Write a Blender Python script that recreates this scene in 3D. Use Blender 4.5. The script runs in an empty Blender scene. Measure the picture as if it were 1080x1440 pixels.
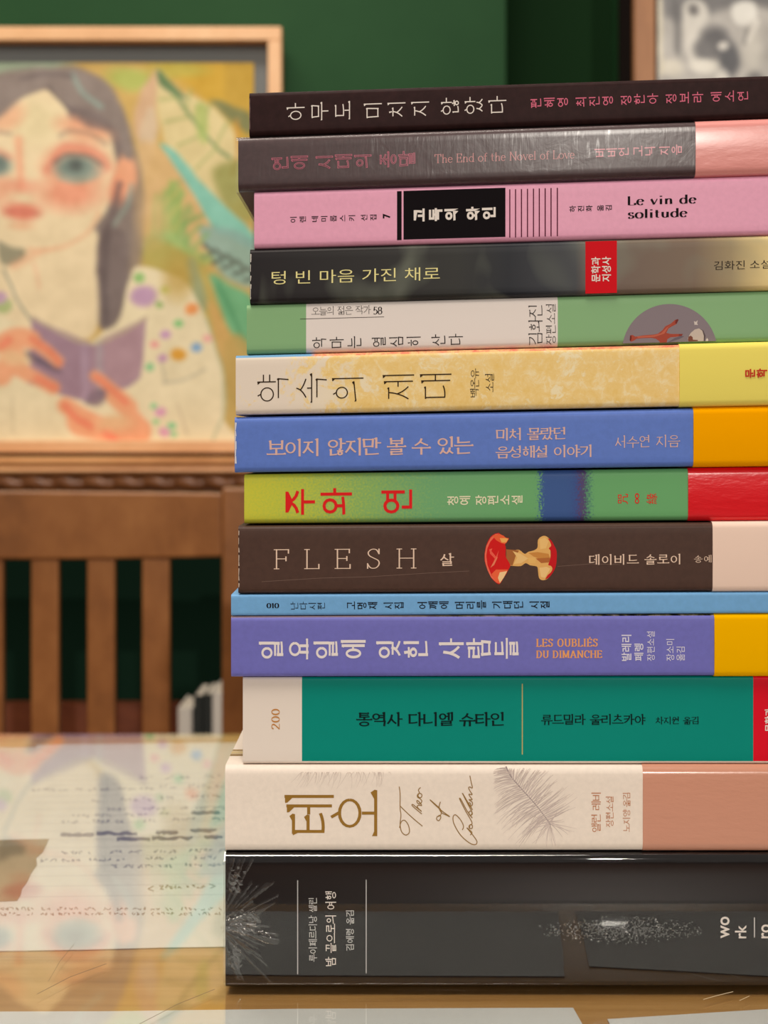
import bpy, math, random
import numpy as np
from mathutils import Vector

# ------------------------------------------------------------------ camera, world, lights, exposure
SCN = bpy.context.scene
COL = SCN.collection
F = 2160.0            # focal length in pixels of the 1080x1440 frame
DIST = 0.47           # lens to spine plane (Y = 0)
HOR = 620.0           # pixel row of the horizon
TABLE_Z = 0.75
CAM_Z = TABLE_Z + (1390.0 - HOR) * DIST / F

cam = bpy.data.objects.new('camera', bpy.data.cameras.new('camera'))
COL.objects.link(cam)
cam.location = (0, -DIST, CAM_Z)
cam.rotation_euler = (math.pi / 2, 0, 0)
cd = cam.data
cd.sensor_fit = 'VERTICAL'
cd.sensor_height = 36.0
cd.lens = F * 36.0 / 1440.0
cd.shift_y = -(720.0 - HOR) / 1440.0
cd.clip_start = 0.02
cd.dof.use_dof = True
cd.dof.focus_distance = DIST
cd.dof.aperture_fstop = 18.0
SCN.camera = cam

SCN.view_settings.view_transform = 'Standard'
SCN.view_settings.look = 'None'
SCN.view_settings.gamma = 1
SCN.view_settings.use_curve_mapping = False
SCN.view_settings.exposure = 0.0
SCN.cycles.max_bounces = 8
SCN.cycles.transparent_max_bounces = 12

world = bpy.data.worlds.new('room_ambient')
SCN.world = world
world.use_nodes = True
world.node_tree.nodes['Background'].inputs[0].default_value = (1.0, 0.90, 0.80, 1)
world.node_tree.nodes['Background'].inputs[1].default_value = 0.20

def area(name, loc, target, sx, sy, power, color):
    l = bpy.data.lights.new(name, 'AREA')
    l.shape = 'RECTANGLE'; l.size = sx; l.size_y = sy; l.energy = power; l.color = color
    o = bpy.data.objects.new(name, l); COL.objects.link(o)
    o.location = loc
    o.rotation_euler = (Vector(target) - Vector(loc)).to_track_quat('-Z', 'Y').to_euler()
    return o
area('ceiling_lamp_over_table', (-0.2, -0.55, 2.55), (0.05, -0.05, 0.8), 0.9, 0.6, 27, (1.0, 0.91, 0.80))
area('ceiling_lamp_by_wall', (-0.5, 0.95, 2.75), (-0.4, 1.9, 1.1), 1.2, 0.4, 22, (1.0, 0.92, 0.82))
area('ceiling_lamp_across_room', (1.19, -7.53, 3.14), (0.0, 0.0, 0.85), 0.11, 0.09, 210, (1.0, 0.93, 0.84))
# ------------------------------------------------------------------ helpers
def lin(c):
    out = []
    for v in c[:3]:
        v = v / 255.0
        out.append(v / 12.92 if v <= 0.04045 else ((v + 0.055) / 1.055) ** 2.4)
    return (out[0], out[1], out[2], 1.0)

def at(px, py, Y=0.0):
    d = DIST + Y
    return Vector(((px - 540.0) / F * d, Y, CAM_Z - (py - HOR) / F * d))

def on_plane(px, py, z):
    d = (CAM_Z - z) * F / (py - HOR)
    return Vector(((px - 540.0) / F * d, d - DIST, z))

def mat(name, rgb, rough=0.5, metal=0.0, coat=0.0, spec=0.5, ior=1.5):
    m = bpy.data.materials.new(name); m.use_nodes = True
    b = m.node_tree.nodes['Principled BSDF']
    b.inputs['Base Color'].default_value = lin(rgb)
    b.inputs['Roughness'].default_value = rough
    b.inputs['Metallic'].default_value = metal
    b.inputs['Coat Weight'].default_value = coat
    b.inputs['Coat Roughness'].default_value = 0.12
    b.inputs['Specular IOR Level'].default_value = spec
    b.inputs['IOR'].default_value = ior
    return m

def N(m, typ, **kw):
    n = m.node_tree.nodes.new(typ)
    for k, v in kw.items():
        if k in n.inputs.keys():
            n.inputs[k].default_value = v
        else:
            setattr(n, k, v)
    return n
def L(m, a, b): m.node_tree.links.new(a, b)
def bsdf(m): return m.node_tree.nodes['Principled BSDF']

def ramp(m, fac, stops, interp='LINEAR'):
    r = N(m, 'ShaderNodeValToRGB')
    r.color_ramp.interpolation = interp
    e = r.color_ramp.elements
    while len(e) < len(stops): e.new(0.5)
    for i, (p, c) in enumerate(stops):
        e[i].position = p; e[i].color = lin(c)
    L(m, fac, r.inputs[0])
    return r

def mapped(m, scale, loc=(0, 0, 0), rot=(0, 0, 0)):
    tc = N(m, 'ShaderNodeTexCoord'); mp = N(m, 'ShaderNodeMapping')
    mp.inputs['Scale'].default_value = scale
    mp.inputs['Location'].default_value = loc
    mp.inputs['Rotation'].default_value = rot
    L(m, tc.outputs['Object'], mp.inputs['Vector'])
    return mp.outputs[0]

def noise(m, vec, scale, detail=4.0, rough=0.55, dist=0.0):
    n = N(m, 'ShaderNodeTexNoise')
    n.inputs['Scale'].default_value = scale; n.inputs['Detail'].default_value = detail
    n.inputs['Roughness'].default_value = rough; n.inputs['Distortion'].default_value = dist
    L(m, vec, n.inputs['Vector'])
    return n.outputs['Fac']

def bump(m, height, strength, distance=0.001):
    b = N(m, 'ShaderNodeBump'); b.inputs['Strength'].default_value = strength; b.inputs['Distance'].default_value = distance
    L(m, height, b.inputs['Height'])
    L(m, b.outputs[0], bsdf(m).inputs['Normal'])
    return b

def mix(m, fac, a, b, blend='MIX'):
    n = N(m, 'ShaderNodeMix'); n.data_type = 'RGBA'; n.blend_type = blend
    for sock, v in ((n.inputs[0], fac), (n.inputs[6], a), (n.inputs[7], b)):
        if isinstance(v, (tuple, list)): sock.default_value = lin(v) if max(v) > 1.0 else tuple(v)
        elif isinstance(v, (int, float)): sock.default_value = v
        else: L(m, v, sock)
    return n.outputs[2]

def maprange(m, v, a, b, c=0.0, d=1.0):
    n = N(m, 'ShaderNodeMapRange')
    for i, x in enumerate((a, b, c, d)): n.inputs[1 + i].default_value = x
    L(m, v, n.inputs[0])
    return n.outputs[0]

def math_(m, op, a, b=0.0):
    n = N(m, 'ShaderNodeMath'); n.operation = op
    for s, v in ((n.inputs[0], a), (n.inputs[1], b)):
        if isinstance(v, (int, float)): s.default_value = v
        else: L(m, v, s)
    return n.outputs[0]

def objx(m, axis=0):
    tc = N(m, 'ShaderNodeTexCoord'); s = N(m, 'ShaderNodeSeparateXYZ')
    L(m, tc.outputs['Object'], s.inputs[0])
    return s.outputs[axis]

def attr_mat(name, rough=0.5, spec=0.4):
    m = mat(name, (200, 200, 200), rough, spec=spec)
    a = N(m, 'ShaderNodeAttribute', attribute_name='paint')
    L(m, a.outputs['Color'], bsdf(m).inputs['Base Color'])
    return m

class MB:
    """collects vertices and faces (world coordinates) for one mesh"""
    def __init__(s): s.v = []; s.f = []; s.c = []; s.mi = []
    def poly(s, pts, col=None, mi=0):
        k = len(s.v); s.v += [tuple(p) for p in pts]; s.f.append(tuple(range(k, k + len(pts)))); s.c.append(col); s.mi.append(mi)
    def box(s, a, b):
        (x0, y0, z0), (x1, y1, z1) = a, b
        k = len(s.v)
        s.v += [(x0, y0, z0), (x1, y0, z0), (x1, y1, z0), (x0, y1, z0), (x0, y0, z1), (x1, y0, z1), (x1, y1, z1), (x0, y1, z1)]
        for q in ((0, 3, 2, 1), (4, 5, 6, 7), (0, 1, 5, 4), (1, 2, 6, 5), (2, 3, 7, 6), (3, 0, 4, 7)):
            s.f.append(tuple(k + i for i in q)); s.c.append(None); s.mi.append(0)
        return s
    def prism(s, prof, x0, x1, axis='X'):
        """closed profile [(a, b)] extruded along an axis (X: a=y b=z, Y: a=x b=z, Z: a=x b=y)"""
        n = len(prof); k = len(s.v)
        for t in (x0, x1):
            for a, b in prof:
                s.v.append({'X': (t, a, b), 'Y': (a, t, b), 'Z': (a, b, t)}[axis])
        for i in range(n):
            j = (i + 1) % n
            s.f.append((k + i, k + j, k + n + j, k + n + i)); s.c.append(None); s.mi.append(0)
        s.f.append(tuple(k + i for i in reversed(range(n)))); s.c.append(None); s.mi.append(0)
        s.f.append(tuple(k + n + i for i in range(n))); s.c.append(None); s.mi.append(0)
        return s
    def build(s, name, m, parent=None, bevel=0.0, smooth=None, loc=None):
        me = bpy.data.meshes.new(name)
        off = Vector((0, 0, 0))
        if parent is not None:
            p = parent
            while p is not None: off += p.location; p = p.parent
        base = Vector(loc) if loc is not None else Vector((0, 0, 0))
        sh = off + base
        me.from_pydata([(x - sh.x, y - sh.y, z - sh.z) for x, y, z in s.v], [], s.f)
        ms = m if isinstance(m, (list, tuple)) else [m]
        for q in ms: me.materials.append(q)
        if any(s.mi): me.polygons.foreach_set('material_index', s.mi)
        if any(c is not None for c in s.c):
            a = me.color_attributes.new('paint', 'FLOAT_COLOR', 'CORNER')
            vals = []
            for f, c in zip(s.f, s.c): vals += list(lin(c or (128, 128, 128))) * len(f)
            a.data.foreach_set('color', vals)
        me.update()
        o = bpy.data.objects.new(name, me); COL.objects.link(o)
        o.parent = parent
        if loc is not None: o.location = base
        if smooth is not None:
            me.polygons.foreach_set('use_smooth', [True] * len(me.polygons))
            me.set_sharp_from_angle(angle=math.radians(smooth))
        if bevel:
            b = o.modifiers.new('bevel', 'BEVEL'); b.width = bevel; b.segments = 3; b.limit_method = 'ANGLE'; b.angle_limit = 0.6
        return o

def tag(o, label=None, cat=None, group=None, kind=None):
    if label: o['label'] = label
    if cat: o['category'] = cat
    if group: o['group'] = group
    if kind: o['kind'] = kind
    return o
def empty(name, loc):
    o = bpy.data.objects.new(name, None); COL.objects.link(o); o.location = loc; o.empty_display_size = 0.02
    return o

# ------------------------------------------------------------------ lettering: a pen-stroke alphabet (Hangul, Latin) and the built-in font
def quad_(x0, y0, cx, cy, x1, y1, n=7):
    return [((1-t)**2*x0+2*t*(1-t)*cx+t*t*x1, (1-t)**2*y0+2*t*(1-t)*cy+t*t*y1) for t in [i/n for i in range(n+1)]]
def ell_(cx, cy, rx, ry, a0=0, a1=360, n=20):
    return [(cx+rx*math.cos(math.radians(a0+(a1-a0)*i/n)), cy+ry*math.sin(math.radians(a0+(a1-a0)*i/n))) for i in range(n+1)]
def l_(*p): return [(p[i], p[i+1]) for i in range(0, len(p), 2)]
def smooth_(pts, n=6):
    out = []
    P = [pts[0]] + list(pts) + [pts[-1]]
    for i in range(1, len(P) - 2):
        for k in range(n):
            t = k / n
            out.append(tuple(0.5*((2*P[i][j]) + (-P[i-1][j]+P[i+1][j])*t + (2*P[i-1][j]-5*P[i][j]+4*P[i+1][j]-P[i+2][j])*t*t + (-P[i-1][j]+3*P[i][j]-3*P[i+1][j]+P[i+2][j])*t**3) for j in (0, 1)))
    out.append(tuple(pts[-1]))
    return out

# a consonant in a unit box: strokes, 'side' = beside a tall vowel
def cons(c, side):
    g_leg = quad_(1, 1, 0.95, 0.35, 0.1, 0) if side else l_(1, 1, 0.95, 0)
    siot = [quad_(0.5, 0.95, 0.42, 0.4, 0, 0), quad_(0.42, 0.55, 0.6, 0.25, 1, 0)]
    jleg = [quad_(0.55, 0.95, 0.45, 0.4, 0, 0), quad_(0.45, 0.5, 0.62, 0.22, 1, 0)]
    return {
        'ㄱ': [l_(0, 1, 1, 1), g_leg],
        'ㄴ': [l_(0, 1, 0, 0.02), quad_(0, 0.02, 0.6, 0.0, 1, 0.1)],
        'ㄷ': [l_(0, 1, 0.95, 1), l_(0.06, 1, 0.06, 0.03), quad_(0.06, 0.03, 0.6, 0.0, 1, 0.1)],
        'ㄹ': [l_(0, 1, 0.92, 1), l_(0.92, 1, 0.92, 0.54), l_(0.04, 0.54, 0.92, 0.54), l_(0.04, 0.54, 0.04, 0.03), quad_(0.04, 0.03, 0.6, 0, 1, 0.08)],
        'ㅁ': [l_(0, 1, 0.05, 0), l_(0, 1, 1, 1), l_(1, 1, 0.95, 0), l_(0.05, 0.03, 0.95, 0.03)],
        'ㅂ': [l_(0, 1, 0.03, 0), l_(1, 1, 0.97, 0), l_(0, 0.56, 1, 0.56), l_(0.03, 0.03, 0.97, 0.03)],
        'ㅅ': siot,
        'ㅇ': [ell_(0.5, 0.47, 0.46, 0.47)],
        'ㅈ': [l_(0.06, 0.97, 0.94, 0.97)] + jleg,
        'ㅊ': [l_(0.5, 1.1, 0.52, 0.93), l_(0.06, 0.8, 0.94, 0.8), quad_(0.55, 0.78, 0.45, 0.35, 0, 0), quad_(0.45, 0.45, 0.62, 0.2, 1, 0)],
        'ㅋ': [l_(0, 1, 1, 1), g_leg, l_(0.05, 0.55, 0.9, 0.58)],
        'ㅌ': [l_(0, 1, 0.95, 1), l_(0.06, 1, 0.06, 0.03), l_(0.06, 0.52, 0.9, 0.52), quad_(0.06, 0.03, 0.6, 0.0, 1, 0.1)],
        'ㅍ': [l_(0, 1, 1, 1), l_(0.28, 1, 0.32, 0.05), l_(0.72, 1, 0.68, 0.05), l_(0, 0.03, 1, 0.03)],
        'ㅎ': [l_(0.5, 1.1, 0.52, 0.93), l_(0.04, 0.76, 0.96, 0.76), ell_(0.5, 0.29, 0.34, 0.29)],
    }[c]
LEAD = 'ㄱㄲㄴㄷㄸㄹㅁㅂㅃㅅㅆㅇㅈㅉㅊㅋㅌㅍㅎ'
VOW = 'ㅏㅐㅑㅒㅓㅔㅕㅖㅗㅘㅙㅚㅛㅜㅝㅞㅟㅠㅡㅢㅣ'
TAIL = ['', 'ㄱ', 'ㄲ', 'ㄱㅅ', 'ㄴ', 'ㄴㅈ', 'ㄴㅎ', 'ㄷ', 'ㄹ', 'ㄹㄱ', 'ㄹㅁ', 'ㄹㅂ', 'ㄹㅅ', 'ㄹㅌ', 'ㄹㅍ', 'ㄹㅎ', 'ㅁ', 'ㅂ', 'ㅂㅅ', 'ㅅ', 'ㅆ', 'ㅇ', 'ㅈ', 'ㅊ', 'ㅋ', 'ㅌ', 'ㅍ', 'ㅎ']
DOUBLE = {'ㄲ': 'ㄱㄱ', 'ㄸ': 'ㄷㄷ', 'ㅃ': 'ㅂㅂ', 'ㅆ': 'ㅅㅅ', 'ㅉ': 'ㅈㅈ'}

def put(strokes, box):
    x0, y0, x1, y1 = box
    return [[(x0 + (x1-x0)*x, y0 + (y1-y0)*y) for x, y in s] for s in strokes]

def hangul(ch):
    """strokes of a syllable in the unit cell: [(points, kind)] with kind '' plain, 'V' tall vowel stem (gets a head), 'K' circle with a knob"""
    k = ord(ch) - 0xAC00
    l, v, t = LEAD[k // 588], VOW[(k % 588) // 28], TAIL[k % 28]
    out = []
    def add_c(c, box, side):
        c = DOUBLE.get(c, c)
        x0, y0, x1, y1 = box
        w = (x1 - x0)
        for i, cc in enumerate(c):
            bx = box if len(c) == 1 else (x0 + i*(w*0.54), y0, x0 + i*(w*0.54) + w*0.46, y1)
            for s in put(cons(cc, side), bx):
                out.append((s, 'K' if cc == 'ㅇ' else 'C'))
    tl = v in 'ㅏㅐㅑㅒㅓㅔㅕㅖㅣ'
    mixed = v in 'ㅘㅙㅚㅝㅞㅟㅢ'
    two = v in 'ㅐㅒㅔㅖㅙㅞ'
    if tl or mixed:
        ty = 0.44 if t else 0.02
        ymid = 0.72 if t else 0.52
        lx1 = 0.47 if two else (0.56 if v in 'ㅣㅏㅑ' else 0.5)
        if mixed:
            lb = (0.12, 0.62 if t else 0.52, lx1 + 0.02, 0.95 if t else 0.9)
        else:
            lb = (0.07, 0.5 if t else 0.2, lx1, 0.93 if t else 0.84)
        add_c(l, lb, not mixed)
        rv = {'ㅘ': 'ㅏ', 'ㅙ': 'ㅐ', 'ㅚ': 'ㅣ', 'ㅝ': 'ㅓ', 'ㅞ': 'ㅔ', 'ㅟ': 'ㅣ', 'ㅢ': 'ㅣ'}.get(v, v)
        xs = [0.66, 0.87] if two else [0.74 if rv in 'ㅏㅑ' else 0.8]
        for i, x in enumerate(xs):
            top = 1.0 if i == len(xs) - 1 else 0.96
            out.append((l_(x, top, x, ty + (0.04 if i < len(xs) - 1 else 0)), 'V'))
        d = 0.1 if t else 0.13
        if rv == 'ㅏ': out.append((l_(xs[0], ymid, 0.97, ymid), ''))
        if rv == 'ㅑ': out += [(l_(xs[0], ymid+d, 0.97, ymid+d), ''), (l_(xs[0], ymid-d, 0.97, ymid-d), '')]
        if rv == 'ㅓ': out.append((l_(0.57, ymid, xs[0], ymid), ''))
        if rv == 'ㅕ': out += [(l_(0.55, ymid+d*0.8, xs[0], ymid+d*0.8), ''), (l_(0.55, ymid-d*0.8, xs[0], ymid-d*0.8), '')]
        if rv == 'ㅐ': out.append((l_(xs[0], ymid, xs[1], ymid), ''))
        if rv == 'ㅒ': out += [(l_(xs[0], ymid+d*.7, xs[1], ymid+d*.7), ''), (l_(xs[0], ymid-d*.7, xs[1], ymid-d*.7), '')]
        if rv == 'ㅔ': out.append((l_(0.5, ymid, xs[0], ymid), ''))
        if rv == 'ㅖ': out += [(l_(0.48, ymid+d*.8, xs[0], ymid+d*.8), ''), (l_(0.48, ymid-d*.8, xs[0], ymid-d*.8), '')]
        if mixed:
            yb = 0.52 if t else 0.28
            xe = (0.58 if two else 0.68)
            xc = 0.12 + (lx1 - 0.1) / 2
            if v in 'ㅘㅙㅚ':
                out += [(l_(0.03, yb - 0.05, xe, yb - 0.01), 'H'), (l_(xc, yb + 0.12, xc, yb - 0.04), '')]
            elif v == 'ㅢ':
                out.append((l_(0.03, yb - 0.03, xe, yb + 0.03), 'H'))
            else:
                out += [(l_(0.03, yb + 0.04, xe, yb + 0.08), 'H'), (l_(xc, yb + 0.06, xc - 0.03, yb - 0.14), '')]
        if t: add_c(t, (0.2, 0.03, 0.84, 0.34), False)
    else:
        if t:
            add_c(l, (0.2, 0.66, 0.8, 0.96), False); yb = 0.47; add_c(t, (0.2, 0.0, 0.8, 0.3), False); up, dn = 0.13, 0.13
        else:
            yb = {'ㅗ': 0.13, 'ㅛ': 0.13, 'ㅡ': 0.14}.get(v, 0.37)
            add_c(l, (0.18, 0.46 if v in 'ㅗㅛ' else (0.54 if v != 'ㅡ' else 0.38), 0.82, 0.92), False); up, dn = 0.26, 0.36
        out.append((l_(0.02, yb, 0.98, yb), 'H'))
        if v == 'ㅗ': out.append((l_(0.5, yb + up, 0.5, yb), ''))
        if v == 'ㅛ': out += [(l_(0.34, yb + up, 0.34, yb), ''), (l_(0.66, yb + up, 0.66, yb), '')]
        if v == 'ㅜ': out.append((l_(0.5, yb, 0.5, yb - dn), ''))
        if v == 'ㅠ': out += [(l_(0.34, yb, 0.3, yb - dn), ''), (l_(0.66, yb, 0.66, yb - dn), '')]
    return out

# Latin: letter -> (advance, strokes, serif stems [(x, y)] that carry a foot or head bar)
XH = 0.62
def latin(ch):
    v = lambda x, y0, y1: (l_(x, y1, x, y0), '')
    h = lambda x0, x1, y: (l_(x0, y, x1, y), '')
    arch = lambda x0, x1: (quad_(x0, XH*0.62, (x0+x1)/2 - 0.02, XH*1.16, x1 - 0.03, XH*0.86, 5) + quad_(x1 - 0.03, XH*0.86, x1, XH*0.7, x1, 0.0, 4)[1:], '')
    up = {
        'T': (0.78, [h(0.02, 0.74, 1), v(0.38, 0, 1), v(0.03, 0.8, 1), v(0.73, 0.8, 1)], [(0.38, 0)]),
        'E': (0.68, [v(0.12, 0, 1), h(0.12, 0.6, 1), h(0.12, 0.5, 0.52), h(0.12, 0.63, 0), v(0.6, 0.82, 1), v(0.63, 0, 0.2), v(0.5, 0.42, 0.62)], [(0.12, 0), (0.12, 1)]),
        'F': (0.64, [v(0.12, 0, 1), h(0.12, 0.6, 1), h(0.12, 0.5, 0.52), v(0.6, 0.82, 1), v(0.5, 0.42, 0.62)], [(0.12, 0), (0.12, 1)]),
        'L': (0.64, [v(0.12, 0, 1), h(0.12, 0.6, 0), v(0.6, 0, 0.22)], [(0.12, 0), (0.12, 1)]),
        'H': (0.84, [v(0.12, 0, 1), v(0.7, 0, 1), h(0.12, 0.7, 0.52)], [(0.12, 0), (0.12, 1), (0.7, 0), (0.7, 1)]),
        'I': (0.32, [v(0.15, 0, 1)], [(0.15, 0), (0.15, 1)]),
        'N': (0.88, [v(0.14, 0, 1), (l_(0.14, 1, 0.74, 0), ''), v(0.74, 0, 1)], [(0.14, 0), (0.14, 1), (0.74, 1)]),
        'M': (1.0, [v(0.12, 0, 1), (l_(0.12, 1, 0.48, 0.05), ''), (l_(0.48, 0.05, 0.84, 1), ''), v(0.84, 0, 1)], [(0.12, 0), (0.12, 1), (0.84, 0), (0.84, 1)]),
        'U': (0.8, [(l_(0.12, 1, 0.12, 0.35) + ell_(0.39, 0.32, 0.27, 0.32, 180, 360, 10) + l_(0.66, 0.35, 0.66, 1), '')], [(0.12, 1), (0.66, 1)]),
        'O': (0.84, [(ell_(0.4, 0.5, 0.34, 0.51), '')], []),
        'C': (0.76, [(ell_(0.42, 0.5, 0.35, 0.51, 42, 318), ''), v(0.68, 0.68, 0.98)], []),
        'D': (0.82, [v(0.13, 0, 1), (l_(0.13, 1, 0.32, 1) + ell_(0.32, 0.5, 0.38, 0.5, 90, -90, 12) + l_(0.13, 0, 0.12, 0), '')], [(0.13, 0), (0.13, 1)]),
        'B': (0.72, [v(0.13, 0, 1), (l_(0.13, 1, 0.35, 1) + ell_(0.35, 0.76, 0.22, 0.24, 90, -90, 9) + l_(0.13, 0.52, 0.12, 0.52), ''), (l_(0.13, 0.52, 0.38, 0.52) + ell_(0.38, 0.26, 0.25, 0.26, 90, -90, 9) + l_(0.13, 0, 0.12, 0), '')], [(0.13, 0), (0.13, 1)]),
        'A': (0.84, [(l_(0.4, 1.02, 0.08, 0), ''), (l_(0.4, 1.02, 0.74, 0), ''), h(0.2, 0.62, 0.33)], [(0.08, 0), (0.74, 0)]),
        'S': (0.64, [(smooth_([(0.52, 0.78), (0.42, 0.97), (0.24, 0.99), (0.1, 0.84), (0.14, 0.66), (0.32, 0.53), (0.5, 0.4), (0.53, 0.2), (0.4, 0.02), (0.2, 0.02), (0.07, 0.22)], 4), ''), v(0.53, 0.76, 1.0), v(0.07, 0, 0.24)], []),
        'h': (0.66, [v(0.14, 0, 1), arch(0.14, 0.52)], [(0.14, 0), (0.52, 0)]),
        'n': (0.66, [v(0.14, 0, XH), arch(0.14, 0.52)], [(0.14, 0), (0.52, 0)]),
        'u': (0.66, [(l_(0.13, XH, 0.13, 0.22) + quad_(0.13, 0.22, 0.16, 0.0, 0.34, 0.0, 4) + quad_(0.34, 0.0, 0.5, 0.03, 0.5, 0.25, 4), ''), v(0.51, 0, XH)], []),
        'd': (0.66, [v(0.53, 0, 1), (ell_(0.31, XH/2, 0.24, XH/2), '')], [(0.55, 0)]),
        'o': (0.62, [(ell_(0.3, XH/2, 0.26, XH/2 + 0.01), '')], []),
        'e': (0.56, [(ell_(0.28, XH/2, 0.23, XH/2 + 0.01, 10, 325, 16), ''), h(0.06, 0.5, XH*0.56)], []),
        'v': (0.58, [(l_(0.05, XH, 0.28, 0), ''), (l_(0.28, 0, 0.52, XH), '*')], [(0.05, XH), (0.52, XH)]),
        'l': (0.32, [v(0.14, 0, 1)], [(0.14, 0)]),
        'i': (0.32, [v(0.14, 0, XH), (l_(0.14, 0.84, 0.14, 0.95), '')], [(0.14, 0)]),
        't': (0.42, [(l_(0.17, 0.85, 0.17, 0.15) + quad_(0.17, 0.15, 0.19, 0, 0.36, 0.03, 4), ''), h(0.03, 0.36, XH)], []),
        'f': (0.38, [(quad_(0.42, 0.95, 0.2, 1.05, 0.17, 0.75, 5) + l_(0.17, 0.7, 0.17, 0), ''), h(0.03, 0.36, XH)], [(0.17, 0)]),
        's': (0.5, [(smooth_([(0.4, 0.5), (0.32, 0.62), (0.16, 0.61), (0.08, 0.48), (0.2, 0.34), (0.38, 0.25), (0.41, 0.1), (0.28, 0.0), (0.14, 0.01), (0.06, 0.14)], 4), '')], []),
        '0': (0.62, [(ell_(0.3, 0.5, 0.24, 0.5), '')], []),
        '1': (0.46, [v(0.24, 0, 1), (l_(0.24, 1, 0.08, 0.84), '')], [(0.24, 0)]),
        '2': (0.6, [(smooth_([(0.08, 0.76), (0.14, 0.94), (0.3, 1.0), (0.48, 0.88), (0.48, 0.66), (0.3, 0.36), (0.06, 0.02)], 4), ''), h(0.06, 0.54, 0.01)], []),
        '5': (0.58, [(l_(0.16, 0.98, 0.12, 0.56), ''), h(0.16, 0.5, 0.98), (smooth_([(0.12, 0.56), (0.28, 0.64), (0.46, 0.52), (0.5, 0.28), (0.38, 0.04), (0.18, 0.0), (0.06, 0.1)], 4), '')], []),
        '8': (0.6, [(ell_(0.3, 0.75, 0.19, 0.24), ''), (ell_(0.3, 0.26, 0.24, 0.27), '')], []),
        ' ': (0.34, [], []),
    }
    up['É'] = (up['E'][0], up['E'][1] + [(l_(0.3, 1.1, 0.45, 1.26), '')], up['E'][2])
    return up[ch]

def ribbon(pts, wv, wh, cap=True):
    """pen stroke of direction-dependent width -> quads"""
    P = [Vector((x, y)) for x, y in pts]
    Q = [P[0]]
    for p in P[1:]:
        if (p - Q[-1]).length > 1e-5: Q.append(p)
    if len(Q) < 2: return []
    n = len(Q); L_, R_ = [], []
    for i in range(n):
        if i == 0: d = Q[1] - Q[0]
        elif i == n - 1: d = Q[-1] - Q[-2]
        else:
            d = (Q[i+1] - Q[i]).normalized() + (Q[i] - Q[i-1]).normalized()
            if d.length < 0.2: d = Q[i+1] - Q[i]
        d = d.normalized()
        w = 0.5 * math.hypot(wv * d.y, wh * d.x)
        c = Q[i].copy()
        if cap and i == 0: c -= d * w * 0.9
        if cap and i == n - 1: c += d * w * 0.9
        nn = Vector((-d.y, d.x)) * w
        L_.append(c + nn); R_.append(c - nn)
    return [[tuple(R_[i]), tuple(R_[i+1]), tuple(L_[i+1]), tuple(L_[i])] for i in range(n-1)]

def pen_glyph(ch, st):
    """-> (advance, polygons)"""
    wv, wh, sf = st.get('wv', 0.09), st.get('wh', 0.055), st.get('serif', 0.0)
    polys = []
    if 0xAC00 <= ord(ch) <= 0xD7A3:
        for pts, kind in hangul(ch):
            closed = kind == 'K'
            polys += ribbon(pts, wv if not closed else wv * 0.9, wh if not closed else max(wh, wv * 0.65), not closed)
            if sf:
                a, b = pts[0], pts[-1]
                if kind == 'V':
                    x, y = a
                    polys.append([(x - wv/2, y - sf*0.9), (x + wv/2, y - sf*0.5), (x + wv/2, y + wh*0.3), (x - wv*0.5 - sf*0.75, y + sf*0.12), (x - wv*0.5 - sf*0.7, y - sf*0.2)])
                elif kind == 'H' or (kind == 'C' and len(pts) == 2 and abs(a[1]-b[1]) < 0.03):
                    x, y = b; k = sf * (1.0 if kind == 'H' else 0.7)
                    polys.append([(x - k*1.1, y + wh*0.5), (x + wh*0.4, y - wh*0.4), (x + wh*0.6, y + wh*0.3), (x - k*0.15, y + wh*0.5 + k*0.5)])
                    if kind == 'H':
                        x, y = a
                        polys.append([(x - wh*0.5, y + wh*0.5 + k*0.3), (x - wh*0.3, y - wh*0.5), (x + k*0.8, y - wh*0.5), (x + k*0.6, y + wh*0.4)])
                elif kind == 'C' and len(pts) == 2:
                    x, y = a; k = sf * 0.6
                    polys.append([(x - wv/2, y - k), (x + wv/2, y - k*0.4), (x + wv/2, y + wh*0.3), (x - wv*0.5 - k*0.6, y + k*0.15)])
                elif kind == 'K' and st.get('knob'):
                    x = sum(p[0] for p in pts[:-1]) / (len(pts) - 1); y = max(p[1] for p in pts)
                    polys += ribbon(l_(x - sf*0.5, y + sf*1.0, x + sf*0.1, y), wv*0.9, wh*1.2)
        return 1.0, polys
    adv, strokes, stems = latin(ch)
    cx = st.get('cx', 1.0)
    for pts, kind in strokes:
        pts = [(x*cx, y) for x, y in pts]
        k = 0.45 if kind == '*' else 1.0
        polys += ribbon(pts, wv*k, wh, len(pts) < 8 and wv < 0.2)
    if sf:
        for x, y in stems:
            polys.append([(x*cx - wv/2 - sf, y - wh/2), (x*cx + wv/2 + sf, y - wh/2), (x*cx + wv/2 + sf, y + wh/2), (x*cx - wv/2 - sf, y + wh/2)])
    return adv * cx + st.get('track', 0.0), polys

_font_cache = {}
def font_text(s, bold=0.0):
    """outline text from Blender's built-in font as polygons"""
    key = (s, bold)
    if key not in _font_cache:
        cu = bpy.data.curves.new('glyph', 'FONT'); cu.body = s; cu.offset = bold; cu.resolution_u = 3
        o = bpy.data.objects.new('glyph', cu); COL.objects.link(o)
        me = o.to_mesh()
        vs = [(v.co.x, v.co.y) for v in me.vertices]
        _font_cache[key] = [[vs[i] for i in p.vertices] for p in me.polygons]
        o.to_mesh_clear()
        bpy.data.objects.remove(o); bpy.data.curves.remove(cu)
    return _font_cache[key]

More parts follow.
